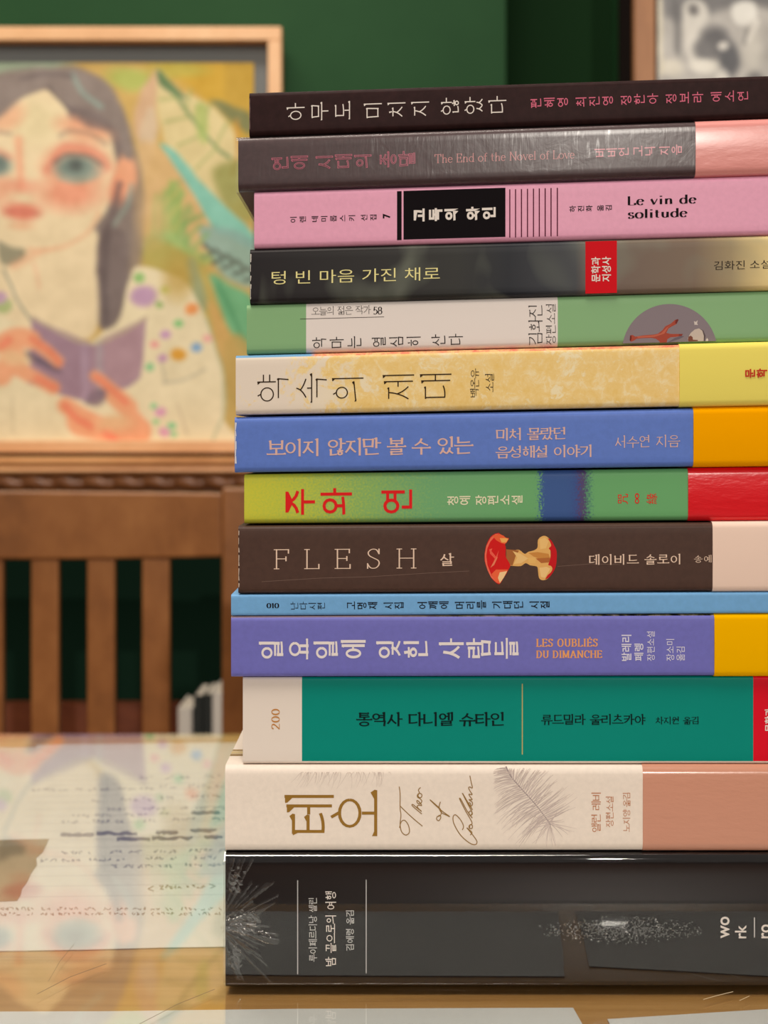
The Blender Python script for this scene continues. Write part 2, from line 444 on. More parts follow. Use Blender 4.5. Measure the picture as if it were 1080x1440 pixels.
def layout(text, mode, st):
    """2D polygons of a line of text; V sets every character on its side, R turns the whole line"""
    polys, x = [], 0.0
    adv_h, gap = st.get('adv', 1.12), st.get('gap', 0.4)
    if st.get('font') == 'sans' and mode != 'V' and not st.get('cells'):
        polys = [list(p) for p in font_text(text, st.get('bold', 0.0))]
    else:
        for ch in text:
            if ch == ' ':
                x += gap if mode == 'V' or ord(text[0]) > 0x2000 else 0.34 * st.get('cx', 1.0) + st.get('track', 0.0); continue
            if st.get('font') == 'sans':
                g = font_text(ch, st.get('bold', 0.0)); adv = 0.92
                g = [[(px / 0.92, (py + 0.1) / 0.96) for px, py in p] for p in g]
                adv = adv_h
            else:
                adv, g = pen_glyph(ch, st)
                if ord(ch) > 0x2000: adv = adv_h
            if mode == 'V':       # turn the character a quarter left: right side up
                polys += [[(x + (1 - py), px) for px, py in p] for p in g]
                polys_dir = 1
                x += adv
            else:
                polys += [[(x + px, py) for px, py in p] for p in g]
                x += adv
    if mode == 'R':
        polys = [[(-py, px) for px, py in p] for p in polys]
    return polys

def bbox2(polys):
    xs = [p[0] for q in polys for p in q]; ys = [p[1] for q in polys for p in q]
    return min(xs), min(ys), max(xs), max(ys)
# ------------------------------------------------------------------ the room
rng = random.Random(7)
WALL_Y = 1.90          # wall face behind the chair
def ypx(Y): return (DIST + Y) / F

wall_green = mat('green_wall_paint', (34, 72, 40), 0.6, spec=0.12)
nv = mapped(wall_green, (1, 1, 1))
L(wall_green, ramp(wall_green, noise(wall_green, nv, 3.0, 5), [(0.3, (30, 66, 36)), (0.7, (38, 76, 43))]).outputs[0], bsdf(wall_green).inputs['Base Color'])
bump(wall_green, noise(wall_green, nv, 260.0, 3), 0.12, 0.001)
wains_green = mat('dark_green_lower_wall', (14, 36, 25), 0.7, spec=0.05)  # darker green than the wall above the ledge
niche_shade = mat('shaded_niche_green', (22, 48, 24), 0.7, spec=0.05)  # recess shade put into a darker wall green

def wood(name, dark, mid, light, scale=(1, 1, 1), rough=0.4, grain=18.0, coat=0.0, rot=(0, 0, 0)):
    m = mat(name, mid, rough, coat=coat)
    v = mapped(m, scale, rot=rot)
    n1 = noise(m, v, grain, 6.0, 0.6, 0.4)
    n2 = noise(m, v, grain * 5, 3.0, 0.6, 0.2)
    f = math_(m, 'ADD', math_(m, 'MULTIPLY', n1, 0.7), math_(m, 'MULTIPLY', n2, 0.3))
    r = ramp(m, f, [(0.32, dark), (0.5, mid), (0.68, light)])
    L(m, r.outputs[0], bsdf(m).inputs['Base Color'])
    bump(m, f, 0.08, 0.0006)
    return m
chair_wood = wood('stained_chair_wood', (114, 68, 30), (144, 90, 44), (164, 108, 58), (0.5, 1, 0.35), 0.38, 16)
ledge_wood = wood('ledge_wood', (190, 128, 76), (214, 152, 96), (228, 170, 112), (0.3, 1, 1), 0.4, 14)
rope_wood = wood('carved_rope_wood', (92, 54, 30), (126, 78, 44), (150, 98, 58), (1, 1, 1), 0.35, 20)
dark_wood = wood('dark_brown_wood', (76, 34, 14), (102, 48, 22), (120, 62, 30), (0.4, 1, 1), 0.45, 14)
oak = wood('oak_table_wood', (148, 104, 54), (184, 138, 78), (202, 158, 98), (0.10, 2.2, 2.2), 0.45, 26)
light_wood = wood('pale_frame_wood', (216, 162, 112), (232, 180, 130), (240, 194, 146), (0.4, 0.4, 0.4), 0.45, 14)
photo_wood = wood('brown_photo_frame_wood', (142, 92, 52), (164, 110, 66), (180, 126, 80), (1, 1, 0.3), 0.45, 16)
floor_wood = wood('floor_wood', (70, 44, 26), (96, 62, 38), (112, 76, 48), (0.3, 1, 1), 0.5, 8)

def struct(name, mb, m, **kw): return tag(mb.build(name, m, **kw), kind='structure')
struct('floor', MB().box((-3.2, -8.5, -0.05), (3.2, 2.4, 0.0)), floor_wood)
# wall with a niche: left face up to pixel column 711, niche to column 884, wall again beyond
s = ypx(WALL_Y)
nx0, nx1 = (711 - 540) * s, (884 - 540) * s
LEDGE_TOP = CAM_Z - (643 - HOR) * ypx(WALL_Y - 0.10)
struct('wall_back', MB().box((-2.6, WALL_Y, 0.0), (2.6, WALL_Y + 0.10, LEDGE_TOP - 0.001)), wains_green)
wl = MB().box((-2.6, WALL_Y, LEDGE_TOP), (nx0, WALL_Y + 0.18, 2.9)); struct('wall_back_left', wl, wall_green)
wr = MB().box((nx1, WALL_Y, LEDGE_TOP), (2.6, WALL_Y + 0.18, 2.9)); struct('wall_back_right', wr, wall_green)
struct('wall_niche', MB().box((nx0 - 0.02, WALL_Y + 0.18, LEDGE_TOP), (nx1 + 0.02, WALL_Y + 0.24, 2.9)), niche_shade)
struct('shadow_strip', MB().box((nx1 - 15 * s, WALL_Y - 0.012, LEDGE_TOP), (nx1 + 0.012, WALL_Y - 0.0005, 2.9)), mat('niche_edge_shadow', (22, 17, 15), 0.8, spec=0.03))  # dark strip painted where the frame's shadow falls beside the niche

# wooden ledge along the wall with a carved rope moulding under it
lx0, lx1 = -1.6, 1.2
ly = WALL_Y - 0.10
p2 = ypx(ly)
zt, zb = LEDGE_TOP, CAM_Z - (666 - HOR) * p2
prof = [(WALL_Y - 0.0005, zb), (ly + 0.004, zb), (ly, zb + 0.004), (ly + 0.003, zb + 0.010), (ly - 0.002, zb + 0.016), (ly - 0.002, zt - 0.004), (ly + 0.003, zt), (WALL_Y - 0.0005, zt)]
struct('trim_1', MB().prism(prof, lx0, lx1), ledge_wood, smooth=25)
rz0, rz1 = CAM_Z - (692 - HOR) * p2, zb
rc, rr = (rz0 + rz1) / 2, (rz1 - rz0) / 2
rope = MB(); NU, NV = 560, 14
pitch = 42.6 * p2
for i in range(NU + 1):
    x = lx0 + (lx1 - lx0) * i / NU
    for j in range(NV):
        a = 2 * math.pi * j / NV
        ph = (x / pitch) * 2 * math.pi + a
        r = rr * (0.48 + 0.52 * abs(math.sin(ph / 2.0)) ** 0.55)
        rope.v.append((x, ly + 0.018 - r * math.cos(a), rc + r * math.sin(a)))
for i in range(NU):
    for j in range(NV):
        a, b = i * NV + j, i * NV + (j + 1) % NV
        rope.f.append((a, a + NV, b + NV, b)); rope.c.append(None); rope.mi.append(0)
struct('trim_2', rope, rope_wood, smooth=60)
struct('trim_3', MB().box((lx0, ly + 0.019, rz0 - 0.004), (lx1, WALL_Y - 0.0005, zb - 0.0002)), rope_wood)
# low brown panel at the foot of the wall
struct('baseboard_back', MB().box((-2.6, WALL_Y - 0.03, 0.0), (2.6, WALL_Y - 0.0005, CAM_Z - (990 - HOR) * ypx(WALL_Y - 0.03))), dark_wood)

# ------------------------------------------------------------------ framed painting standing on the ledge
pY = WALL_Y - 0.055            # front of the frame
ps = ypx(pY)
def P(px, py, Y=pY): return at(px, py, Y)
root = empty('framed_painting', (0, pY + 0.02, LEDGE_TOP))
tag(root, 'pale-framed painting of a long-haired woman holding a purple book, standing on the ledge', 'painting')
fx0, fx1, fy0, fy1 = -338, 396, 37, 636.0
zfb = LEDGE_TOP + 0.0064          # frame raised on two added feet to leave a shadow gap
fr = MB()
def frame_bar(mb, a, b, y0, y1): mb.box((min(a.x, b.x), y0, min(a.z, b.z)), (max(a.x, b.x), y1, max(a.z, b.z)))
tl, br = P(fx0, fy0), P(fx1, fy1); br.z = zfb
w_ = 19.5 * ps
fd = 0.035
frame_bar(fr, Vector((tl.x, 0, tl.z)), Vector((br.x, 0, tl.z - w_)), pY, pY + fd)
frame_bar(fr, Vector((tl.x, 0, zfb)), Vector((br.x, 0, zfb + 17 * ps)), pY, pY + fd)
frame_bar(fr, Vector((tl.x, 0, zfb + 17 * ps)), Vector((tl.x + w_, 0, tl.z - w_)), pY, pY + fd)
frame_bar(fr, Vector((br.x - w_, 0, zfb + 17 * ps)), Vector((br.x, 0, tl.z - w_)), pY, pY + fd)
fr.build('frame', light_wood, root, bevel=0.002)
for fx in (-250, 300):
    q = P(fx, 636); MB().box((q.x - 0.012, pY + 0.012, LEDGE_TOP), (q.x + 0.012, pY + 0.032, zfb)).build('foot', mat('added_foot', (30, 24, 20), 0.8), root)
bk = MB().box((tl.x + w_, pY + 0.026, zfb + 17 * ps), (br.x - w_, pY + fd, tl.z - w_))
bk.build('backing_board', mat('grey_backing_board', (112, 115, 114), 0.8), root)

# the canvas: a fine grid whose vertex colours are painted with soft brush shapes (pixel coordinates of the photo at its depth)
cx0, cx1, cy0, cy1 = -298.0, 357.0, 88.0, 621.0
class Canvas:
    def __init__(s, x0, x1, y0, y1, step, base):
        s.xs = np.linspace(x0, x1, int((x1 - x0) / step) + 1); s.ys = np.linspace(y0, y1, int((y1 - y0) / step) + 1)
        s.X, s.Y = np.meshgrid(s.xs, s.ys)
        s.C = np.zeros(s.X.shape + (3,)); s.C[:] = base
        r = np.random.RandomState(4)
        def sm(k):
            g = r.rand(s.X.shape[0] // k + 3, s.X.shape[1] // k + 3)
            iy = np.arange(s.X.shape[0]) / k; ix = np.arange(s.X.shape[1]) / k
            y0_, x0_ = iy.astype(int), ix.astype(int); fy, fx = (iy - y0_)[:, None], (ix - x0_)[None, :]
            a = g[y0_][:, x0_]; b = g[y0_][:, x0_ + 1]; c = g[y0_ + 1][:, x0_]; d = g[y0_ + 1][:, x0_ + 1]
            return (a*(1-fx)+b*fx)*(1-fy)+(c*(1-fx)+d*fx)*fy
        s.n1, s.n2, s.n3 = sm(22), sm(9), sm(4)
        s.wx = (sm(8) - 0.5); s.wy = (sm(8) - 0.5)
    def lay(s, m, col, alpha=1.0):
        m = np.clip(m, 0, 1)[..., None] * alpha
        s.C = s.C * (1 - m) + np.array(col, float) * m
    def ell(s, cx, cy, rx, ry, col, soft=0.35, ang=0, alpha=1.0, wob=4.0):
        c, n = math.cos(math.radians(ang)), math.sin(math.radians(ang))
        dx, dy = s.X + s.wx * wob - cx, s.Y + s.wy * wob - cy
        u, v = (dx * c + dy * n) / rx, (-dx * n + dy * c) / ry
        s.lay((1 - np.sqrt(u*u + v*v)) / soft + 0.5, col, alpha)
    def sdf(s, pts, wob=4.0):
        X, Y = s.X + s.wx * wob, s.Y + s.wy * wob
        inside = np.zeros(X.shape, bool); d = np.full(X.shape, 1e9)
        n = len(pts)
        for i in range(n):
            x0, y0 = pts[i]; x1, y1 = pts[(i + 1) % n]
            if y0 != y1:
                c = ((y0 > Y) != (y1 > Y)) & (X < (x1 - x0) * (Y - y0) / (y1 - y0) + x0)
                inside ^= c
            ex, ey = x1 - x0, y1 - y0
            t = np.clip(((X - x0) * ex + (Y - y0) * ey) / (ex*ex + ey*ey + 1e-9), 0, 1)
            d = np.minimum(d, np.hypot(X - x0 - t*ex, Y - y0 - t*ey))
        return np.where(inside, d, -d)
    def poly(s, pts, col, soft=6.0, alpha=1.0, wob=4.0, curve=True):
        if curve and len(pts) > 3:
            q = list(pts) + [pts[0]]
            pts = smooth_([pts[-1]] + q + [pts[1]], 4)[4:-4]
        s.lay(s.sdf(pts, wob) / soft + 0.5, col, alpha)
    def line(s, pts, w, col, soft=3.0, alpha=1.0, wob=3.0):
        pts = smooth_(pts, 4) if len(pts) > 2 else pts
        X, Y = s.X + s.wx * wob, s.Y + s.wy * wob
        d = np.full(X.shape, 1e9)
        for (x0, y0), (x1, y1) in zip(pts, pts[1:]):
            ex, ey = x1 - x0, y1 - y0
            t = np.clip(((X - x0) * ex + (Y - y0) * ey) / (ex*ex + ey*ey + 1e-9), 0, 1)
            d = np.minimum(d, np.hypot(X - x0 - t*ex, Y - y0 - t*ey))
        s.lay((w / 2 - d) / soft + 0.5, col, alpha)
    def grain(s, amt=10):
        s.C += ((s.n3 - 0.5) * amt + (s.n2 - 0.5) * amt)[..., None]
        s.C = np.clip(s.C, 0, 255)
    def mesh(s, name, m, place, parent=None, loc=None):
        ny, nx = s.X.shape
        off = Vector((0, 0, 0)); p = parent
        while p is not None: off += p.location; p = p.parent
        a = place(s.xs[0], s.ys[0]); b = place(s.xs[-1], s.ys[0]); c = place(s.xs[0], s.ys[-1])
        V = np.zeros((ny, nx, 3))
        u = (s.X - s.xs[0]) / (s.xs[-1] - s.xs[0]); v = (s.Y - s.ys[0]) / (s.ys[-1] - s.ys[0])
        for k in range(3): V[..., k] = a[k] + (b[k] - a[k]) * u + (c[k] - a[k]) * v - off[k]
        me = bpy.data.meshes.new(name)
        idx = np.arange(ny * nx).reshape(ny, nx)
        q = np.stack([idx[:-1, :-1], idx[1:, :-1], idx[1:, 1:], idx[:-1, 1:]], -1).reshape(-1, 4)
        me.vertices.add(ny * nx); me.vertices.foreach_set('co', V.reshape(-1))
        me.loops.add(q.size); me.loops.foreach_set('vertex_index', q.reshape(-1).astype(np.int32))
        me.polygons.add(len(q)); me.polygons.foreach_set('loop_start', np.arange(0, q.size, 4, dtype=np.int32))
        me.update(calc_edges=True)
        at_ = me.color_attributes.new('paint', 'FLOAT_COLOR', 'POINT')
        c01 = s.C / 255.0
        lin_ = np.where(c01 <= 0.04045, c01 / 12.92, ((c01 + 0.055) / 1.055) ** 2.4)
        rgba = np.ones((ny, nx, 4)); rgba[..., :3] = lin_
        at_.data.foreach_set('color', rgba.reshape(-1))
        me.materials.append(m)
        me.validate()
        o = bpy.data.objects.new(name, me); COL.objects.link(o); o.parent = parent
        return o

cv = Canvas(cx0, cx1, cy0, cy1, 2.3, (206, 172, 100))
# ground colours and leaves
cv.poly([(-300, 60), (78, 60), (60, 130), (0, 170), (-120, 200), (-300, 160)], (160, 176, 150), 30)
cv.ell(-160, 260, 150, 170, (150, 168, 110), 0.6, 20, 0.7)
cv.ell(-210, 420, 120, 130, (196, 160, 90), 0.7, 0, 0.7)
for k in range(5): cv.line([(-290 + k*40, 560), (-250 + k*30, 400), (-180 + k*22, 240 - k*10)], 14, (120, 160, 96), 10, 0.6)
cv.poly([(-240, 130), (-180, 170), (-140, 260), (-160, 330), (-230, 260)], (120, 190, 170), 10, 0.8)
cv.poly([(160, 70), (360, 70), (360, 170), (300, 150), (225, 95)], (206, 166, 62), 16)
cv.ell(185, 112, 34, 16, (176, 188, 98), 0.8, 10, 0.9)
cv.ell(250, 98, 40, 12, (190, 180, 84), 0.8, 0, 0.8)
cv.poly([(320, 60), (370, 60), (370, 290), (340, 250), (318, 160)], (196, 160, 66), 14)
cv.poly([(190, 150), (214, 105), (226, 104), (222, 150), (205, 200), (192, 190)], (214, 178, 142), 8)
cv.poly([(200, 170), (215, 150), (222, 175), (208, 240), (196, 250)], (214, 190, 158), 8)
cv.poly([(224, 100), (252, 128), (300, 150), (330, 190), (345, 260), (320, 290), (270, 262), (235, 210), (222, 150)], (222, 205, 152), 7)
cv.poly([(223, 98), (244, 118), (262, 140), (236, 128), (224, 118)], (92, 122, 84), 6, 0.85)
cv.line([(226, 104), (258, 150), (288, 190), (322, 222)], 4, (108, 140, 92), 5, 0.9)
for a, b in (((262, 155), (268, 128)), ((284, 182), (296, 148)), ((304, 205), (320, 172)), ((248, 138), (226, 140)), ((266, 164), (232, 172)), ((284, 188), (250, 206)), ((304, 208), (276, 238))):
    cv.line([a, b], 3, (160, 172, 106), 5, 0.8)
cv.poly([(296, 140), (350, 160), (352, 190), (330, 176)], (112, 122, 88), 7, 0.8)
cv.poly([(275, 150), (292, 150), (290, 200), (277, 190)], (168, 190, 104), 8, 0.7)
cv.line([(332, 170), (334, 215), (326, 246)], 5, (206, 150, 70), 6, 0.8)
cv.poly([(300, 240), (356, 230), (356, 310), (320, 296)], (150, 152, 84), 12, 0.8)
cv.poly([(195, 205), (240, 220), (300, 300), (330, 350), (260, 350), (205, 300)], (218, 182, 128), 10, 0.9)
cv.poly([(224, 204), (250, 216), (278, 250), (318, 292), (358, 330), (358, 352), (322, 334), (300, 322), (262, 256)], (136, 198, 178), 5)
for x in (216, 228, 238, 248):
    cv.line([(x, 345), (x + 2, 300), (x + 5, 258 + (x % 7) * 3)], 9, (150, 184, 96), 7, 0.8)
cv.line([(262, 350), (258, 312), (268, 296)], 6, (132, 178, 104), 6, 0.8)
cv.line([(256, 318), (284, 304)], 5, (120, 168, 100), 5, 0.7)
cv.ell(236, 350, 34, 22, (146, 186, 118), 0.7, 0, 0.8); cv.ell(262, 372, 40, 8, (150, 190, 110), 0.9, -12, 0.8)
cv.poly([(284, 318), (358, 340), (358, 400), (320, 395), (296, 360)], (142, 176, 166), 10, 0.9)
for k in range(5):
    x = 288 + k * 15; y = 344 + k * 8
    cv.line([(x, y), (x + 10, y + 12), (x - 4, y + 18)], 5, (90, 96, 84), 4, 0.85)
cv.poly([(200, 350), (286, 372), (300, 430), (330, 520), (330, 621), (250, 621)], (188, 172, 92), 14, 0.9)
cv.poly([(262, 370), (276, 372), (292, 430), (276, 440)], (150, 164, 130), 8, 0.8)
cv.poly([(296, 386), (326, 404), (358, 424), (358, 500), (336, 492), (312, 440)], (112, 180, 132), 7, 0.95)
cv.line([(306, 400), (330, 450), (345, 495)], 6, (84, 150, 104), 6, 0.7)
cv.poly([(292, 430), (310, 445), (340, 520), (335, 560), (312, 520)], (214, 170, 104), 8, 0.8)
cv.poly([(318, 480), (358, 500), (358, 621), (316, 621)], (196, 166, 96), 10, 0.9)
# hair behind the head
cv.poly([(-96, 200), (-70, 140), (-10, 104), (60, 96), (108, 96), (150, 116), (176, 160), (194, 220), (202, 300), (196, 370), (176, 430), (150, 466), (138, 440), (134, 380), (-80, 380), (-104, 300)], (142, 128, 120), 9)
cv.line([(186, 220), (196, 300), (190, 380)], 16, (160, 140, 116), 12, 0.7)
# neck, chest, shirt
SK = (238, 218, 178)
cv.poly([(-20, 320), (130, 320), (142, 400), (134, 470), (80, 480), (0, 470), (-60, 420)], SK, 8)
cv.poly([(192, 376), (230, 384), (262, 400), (284, 436), (304, 490), (316, 545), (314, 590), (296, 640), (-260, 640), (-250, 520), (-190, 420), (-120, 380), (-70, 372), (-30, 420), (46, 470), (90, 490), (134, 478), (166, 446), (180, 400)], (236, 222, 184), 5)
cv.line([(290, 450), (312, 520), (314, 580), (300, 620)], 3, (150, 170, 140), 4, 0.6)
cv.poly([(140, 330), (175, 330), (174, 430), (150, 466), (138, 440)], (128, 114, 110), 7)
cv.line([(152, 330), (146, 400), (150, 455)], 8, (98, 86, 86), 7, 0.7)
cv.line([(6, 380), (22, 420), (48, 456)], 3, (120, 134, 124), 4, 0.7)
cv.poly([(-2, 336), (28, 344), (34, 362), (12, 374), (-2, 366)], (124, 124, 104), 6, 0.7)
cv.line([(20, 374), (60, 352), (86, 338)], 10, (240, 170, 130), 10, 0.5); cv.line([(48, 372), (54, 404)], 4, (240, 176, 140), 6, 0.5)
# face
cv.poly([(-60, 210), (-30, 168), (24, 142), (66, 124), (92, 150), (104, 172), (156, 184), (164, 220), (158, 262), (150, 296), (124, 326), (80, 346), (40, 352), (0, 340), (-40, 300)], SK, 6)
cv.ell(50, 172, 34, 30, (232, 216, 172), 0.9)
cv.ell(122, 182, 40, 16, (238, 168, 132), 0.9, 12, 0.8)
cv.ell(10, 165, 26, 16, (238, 178, 140), 0.9, -30, 0.7)
cv.ell(176, 248, 17, 30, (236, 170, 132), 0.5, 8); cv.ell(164, 270, 12, 18, (240, 150, 116), 0.9, 0, 0.7)
cv.ell(98, 272, 42, 24, (238, 150, 120), 1.0, 0, 0.8)
cv.ell(-6, 266, 26, 22, (238, 160, 128), 1.0, 0, 0.6)
cv.ell(106, 232, 44, 30, (238, 166, 132), 0.7, 0, 0.9)
cv.line([(66, 240), (84, 212), (110, 206), (140, 220), (150, 236)], 9, (226, 128, 106), 11, 0.65)
cv.ell(109, 237, 31, 18, (146, 166, 154), 0.7, 0, 0.9, 2)
cv.ell(104, 234, 20, 14, (112, 130, 122), 1.0, 0, 0.8, 2); cv.ell(106, 233, 9, 8, (86, 90, 86), 1.2, 0, 0.8, 1)
cv.line([(76, 228), (96, 217), (122, 218), (142, 232)], 4, (108, 96, 92), 4, 0.7)
cv.line([(84, 250), (108, 256), (136, 246)], 4, (150, 176, 160), 4, 0.6)
cv.ell(-6, 233, 22, 15, (146, 166, 154), 0.7, 0, 0.9, 1); cv.ell(0, 230, 10, 12, (106, 120, 114), 1.0, 0, 0.8, 1)
cv.line([(-30, 226), (-8, 212), (14, 222)], 7, (226, 130, 108), 9, 0.55)
cv.line([(26, 196), (28, 232), (30, 262)], 10, (240, 160, 126), 10, 0.7); cv.ell(30, 262, 22, 10, (234, 152, 124), 1.0, 0, 0.6)
cv.line([(84, 192), (100, 184), (126, 188), (148, 204)], 5, (150, 132, 116), 6, 0.6)
cv.line([(-30, 196), (-10, 186), (14, 188)], 5, (150, 132, 116), 6, 0.6)
cv.ell(30, 298, 28, 13, (226, 130, 106), 0.7, 4, 0.9); cv.line([(6, 297), (30, 298), (56, 302)], 3, (186, 100, 88), 4, 0.6)
cv.ell(30, 318, 18, 5, (236, 176, 138), 1.0, 0, 0.6)
cv.line([(40, 352), (84, 350), (120, 330), (140, 300)], 5, (236, 180, 140), 6, 0.7)
# hair in front
cv.poly([(-80, 230), (-62, 160), (-20, 118), (40, 100), (100, 97), (148, 116), (172, 158), (188, 216), (178, 222), (166, 190), (138, 172), (104, 158), (84, 140), (70, 122), (40, 134), (0, 164), (-40, 200), (-60, 260)], (144, 131, 124), 8)
cv.poly([(100, 150), (140, 160), (170, 200), (168, 226), (160, 210), (152, 188), (120, 176)], (122, 108, 106), 8, 0.7)
cv.line([(102, 106), (116, 130), (142, 150)], 7, (150, 170, 160), 6, 0.8)
cv.line([(30, 110), (70, 104), (100, 108)], 5, (106, 96, 96), 6, 0.7)
cv.line([(70, 122), (84, 142), (104, 158)], 4, (100, 90, 92), 5, 0.7)
cv.line([(184, 262), (178, 290), (160, 316)], 6, (150, 168, 156), 6, 0.7)
cv.line([(168, 260), (160, 300), (148, 330), (142, 380)], 8, (112, 98, 96), 7, 0.8)
# embroidery
for x, y, r, c in ((202, 417, 18, (196, 158, 190)), (196, 391, 8, (150, 196, 120)), (232, 408, 7, (206, 206, 120)), (224, 430, 6, (160, 190, 120)),
                   (270, 436, 10, (238, 156, 92)), (252, 456, 7, (146, 206, 136)), (233, 472, 8, (206, 162, 196)), (217, 486, 7, (238, 168, 160)),
                   (292, 477, 7, (240, 180, 170)), (276, 490, 8, (140, 178, 214)), (251, 500, 11, (226, 164, 60)), (229, 506, 7, (206, 160, 190)), (211, 517, 7, (150, 206, 150)),
                   (226, 580, 8, (220, 160, 188)), (232, 609, 8, (224, 164, 188)), (216, 572, 5, (150, 206, 150)), (242, 600, 6, (140, 206, 150)), (244, 612, 5, (150, 206, 150)), (220, 594, 5, (150, 206, 140)), (6, 432, 12, (176, 190, 130)), (0, 420, 10, (200, 165, 190))):
    cv.ell(x, y, r, r * 0.85, c, 0.5, 0, 0.95, 3)
cv.line([(230, 540), (256, 536), (290, 520)], 3, (176, 172, 150), 3, 0.6); cv.line([(228, 510), (232, 540)], 3, (176, 172, 150), 3, 0.6)
cv.line([(250, 570), (262, 610)], 3, (190, 170, 140), 3, 0.5)
# purple book
cv.poly([(46, 446), (88, 470), (132, 486), (206, 446), (198, 532), (180, 546), (132, 568), (84, 556), (40, 540)], (172, 142, 154), 5, 1, 3, False)
cv.poly([(48, 448), (130, 484), (130, 566), (86, 556), (42, 540)], (164, 134, 150), 5, 0.8, 3, False)
cv.poly([(146, 478), (204, 450), (196, 530), (150, 552)], (180, 146, 154), 6, 0.8, 3, False)
cv.line([(120, 484), (120, 562)], 10, (178, 152, 170), 6, 0.8); cv.line([(140, 484), (142, 556)], 8, (176, 166, 170), 6, 0.7)
cv.line([(48, 448), (130, 485), (206, 447)], 4, (200, 186, 150), 4, 0.8)
cv.poly([(40, 496), (80, 518), (84, 526), (40, 508)], (96, 84, 100), 5, 0.7)
cv.poly([(130, 552), (158, 548), (140, 572), (120, 568)], (130, 110, 122), 5, 0.7)
# hands
HN = (240, 170, 128)
for pts, w in (([(0, 486), (20, 474), (44, 478)], 26), ([(20, 480), (52, 486), (82, 510)], 18), ([(10, 510), (44, 530), (74, 546)], 20), ([(0, 530), (20, 500)], 30),
               ([(134, 530), (158, 548), (186, 572)], 15), ([(92, 572), (120, 590), (150, 604)], 24), ([(110, 596), (150, 606), (196, 606)], 34), ([(160, 560), (190, 590), (200, 612)], 22)):
    cv.line(pts, w, HN, 7, 0.95)
for pts, w in (([(44, 478), (70, 496), (84, 512)], 8), ([(52, 534), (76, 546)], 9), ([(136, 532), (160, 552), (176, 566)], 8), ([(92, 572), (108, 590), (128, 600)], 10), ([(0, 492), (12, 478)], 10), ([(150, 610), (160, 620)], 12)):
    cv.line(pts, w, (240, 132, 102), 7, 0.75)
cv.ell(20, 505, 22, 10, (236, 200, 152), 0.9, 10, 0.8); cv.ell(160, 596, 26, 12, (236, 200, 152), 0.9, 0, 0.7)
cv.line([(18, 560), (18, 612)], 2, (196, 184, 150), 3, 0.6)
for (x, y) in ((254, 300), (262, 316), (270, 330), (280, 342), (240, 268), (246, 284)):
    cv.line([(x - 12, y + 14), (x, y), (x + 12, y - 12)], 5, (136, 176, 100), 6, 0.7)
cv.ell(214, 300, 20, 40, (226, 190, 140), 1.0, 0, 0.6); cv.ell(250, 390, 20, 30, (196, 164, 84), 1.0, 0, 0.7)
cv.line([(236, 330), (262, 352), (290, 360)], 8, (170, 196, 120), 8, 0.7)
cv.grain(10)
canvas_m = attr_mat('painted_canvas', 0.7, 0.25)
nb = mapped(canvas_m, (1, 1, 1)); bump(canvas_m, noise(canvas_m, nb, 900, 2), 0.15, 0.0005)
cv.mesh('painted_canvas', canvas_m, lambda x, y: P(x, y, pY + 0.0235) if y < 620 else Vector((P(x, y, pY + 0.0235).x, pY + 0.0235, zfb + 17 * ps)), root)
a, b = P(cx0, cy0, pY + 0.0236), P(cx1, cy1, pY + 0.0236)
MB().box((a.x, pY + 0.0236, zfb + 17 * ps), (b.x, pY + 0.026, a.z)).build('stretcher_edge', mat('canvas_edge', (196, 170, 120), 0.8), root)

# ------------------------------------------------------------------ framed black and white photograph at the right
gY = WALL_Y - 0.03
root = empty('framed_photograph', (at(1080, 100, gY).x, gY + 0.015, at(900, 250, gY).z))
tag(root, 'blurred black-and-white photograph of a crowd in a brown wood frame', 'photograph')
a, b = at(892, -230, gY), at(1300, 250, gY)
w_ = 30 * ypx(gY)
f_ = MB()
f_.box((a.x, gY, b.z), (a.x + w_, WALL_Y - 0.0005, a.z)); f_.box((b.x - w_, gY, b.z), (b.x, WALL_Y - 0.0005, a.z))
f_.box((a.x + w_, gY, a.z - w_), (b.x - w_, WALL_Y - 0.0005, a.z)); f_.box((a.x + w_, gY, b.z), (b.x - w_, WALL_Y - 0.0005, b.z + w_))
f_.build('frame', photo_wood, root, bevel=0.002)
pc = Canvas(925, 1268, -198, 218, 3.0, (182, 178, 172))
pc.lay(pc.n1 * 1.4 - 0.45, (224, 220, 210), 0.9)
pc.poly([(935, -200), (1270, -200), (1270, 16), (1120, 20), (1040, 6), (935, 22)], (118, 116, 116), 12)
pc.poly([(945, 0), (952, 0), (958, 70), (950, 70)], (96, 94, 94), 6, 0.7)
pc.ell(975, 16, 10, 10, (90, 88, 88), 0.7); pc.poly([(960, 10), (990, 5), (996, 50), (980, 86), (968, 80)], (226, 222, 212), 6, 0.9)
pc.ell(975, 14, 7, 8, (110, 106, 104), 0.7)
pc.poly([(1030, 8), (1060, 4), (1062, 30), (1034, 34)], (236, 234, 226), 6)
pc.ell(1010, 44, 22, 20, (190, 186, 180), 0.6)
pc.ell(1005, 60, 20, 22, (92, 90, 92), 0.7); pc.ell(1026, 84, 14, 24, (84, 84, 88), 0.6); pc.ell(990, 70, 14, 14, (112, 110, 110), 0.8)
pc.ell(990, 92, 20, 10, (232, 228, 216), 0.6); pc.ell(945, 96, 16, 12, (228, 222, 206), 0.8); pc.ell(1018, 66, 8, 6, (216, 212, 204), 0.6)
pc.ell(1058, 70, 14, 34, (206, 202, 192), 0.8); pc.line([(1066, 30), (1052, 56)], 5, (236, 232, 222), 4); pc.line([(1050, 40), (1046, 60)], 4, (120, 118, 116), 4)
pc.line([(928, 0), (930, 120)], 6, (222, 214, 190), 5)
rr_ = random.Random(11)
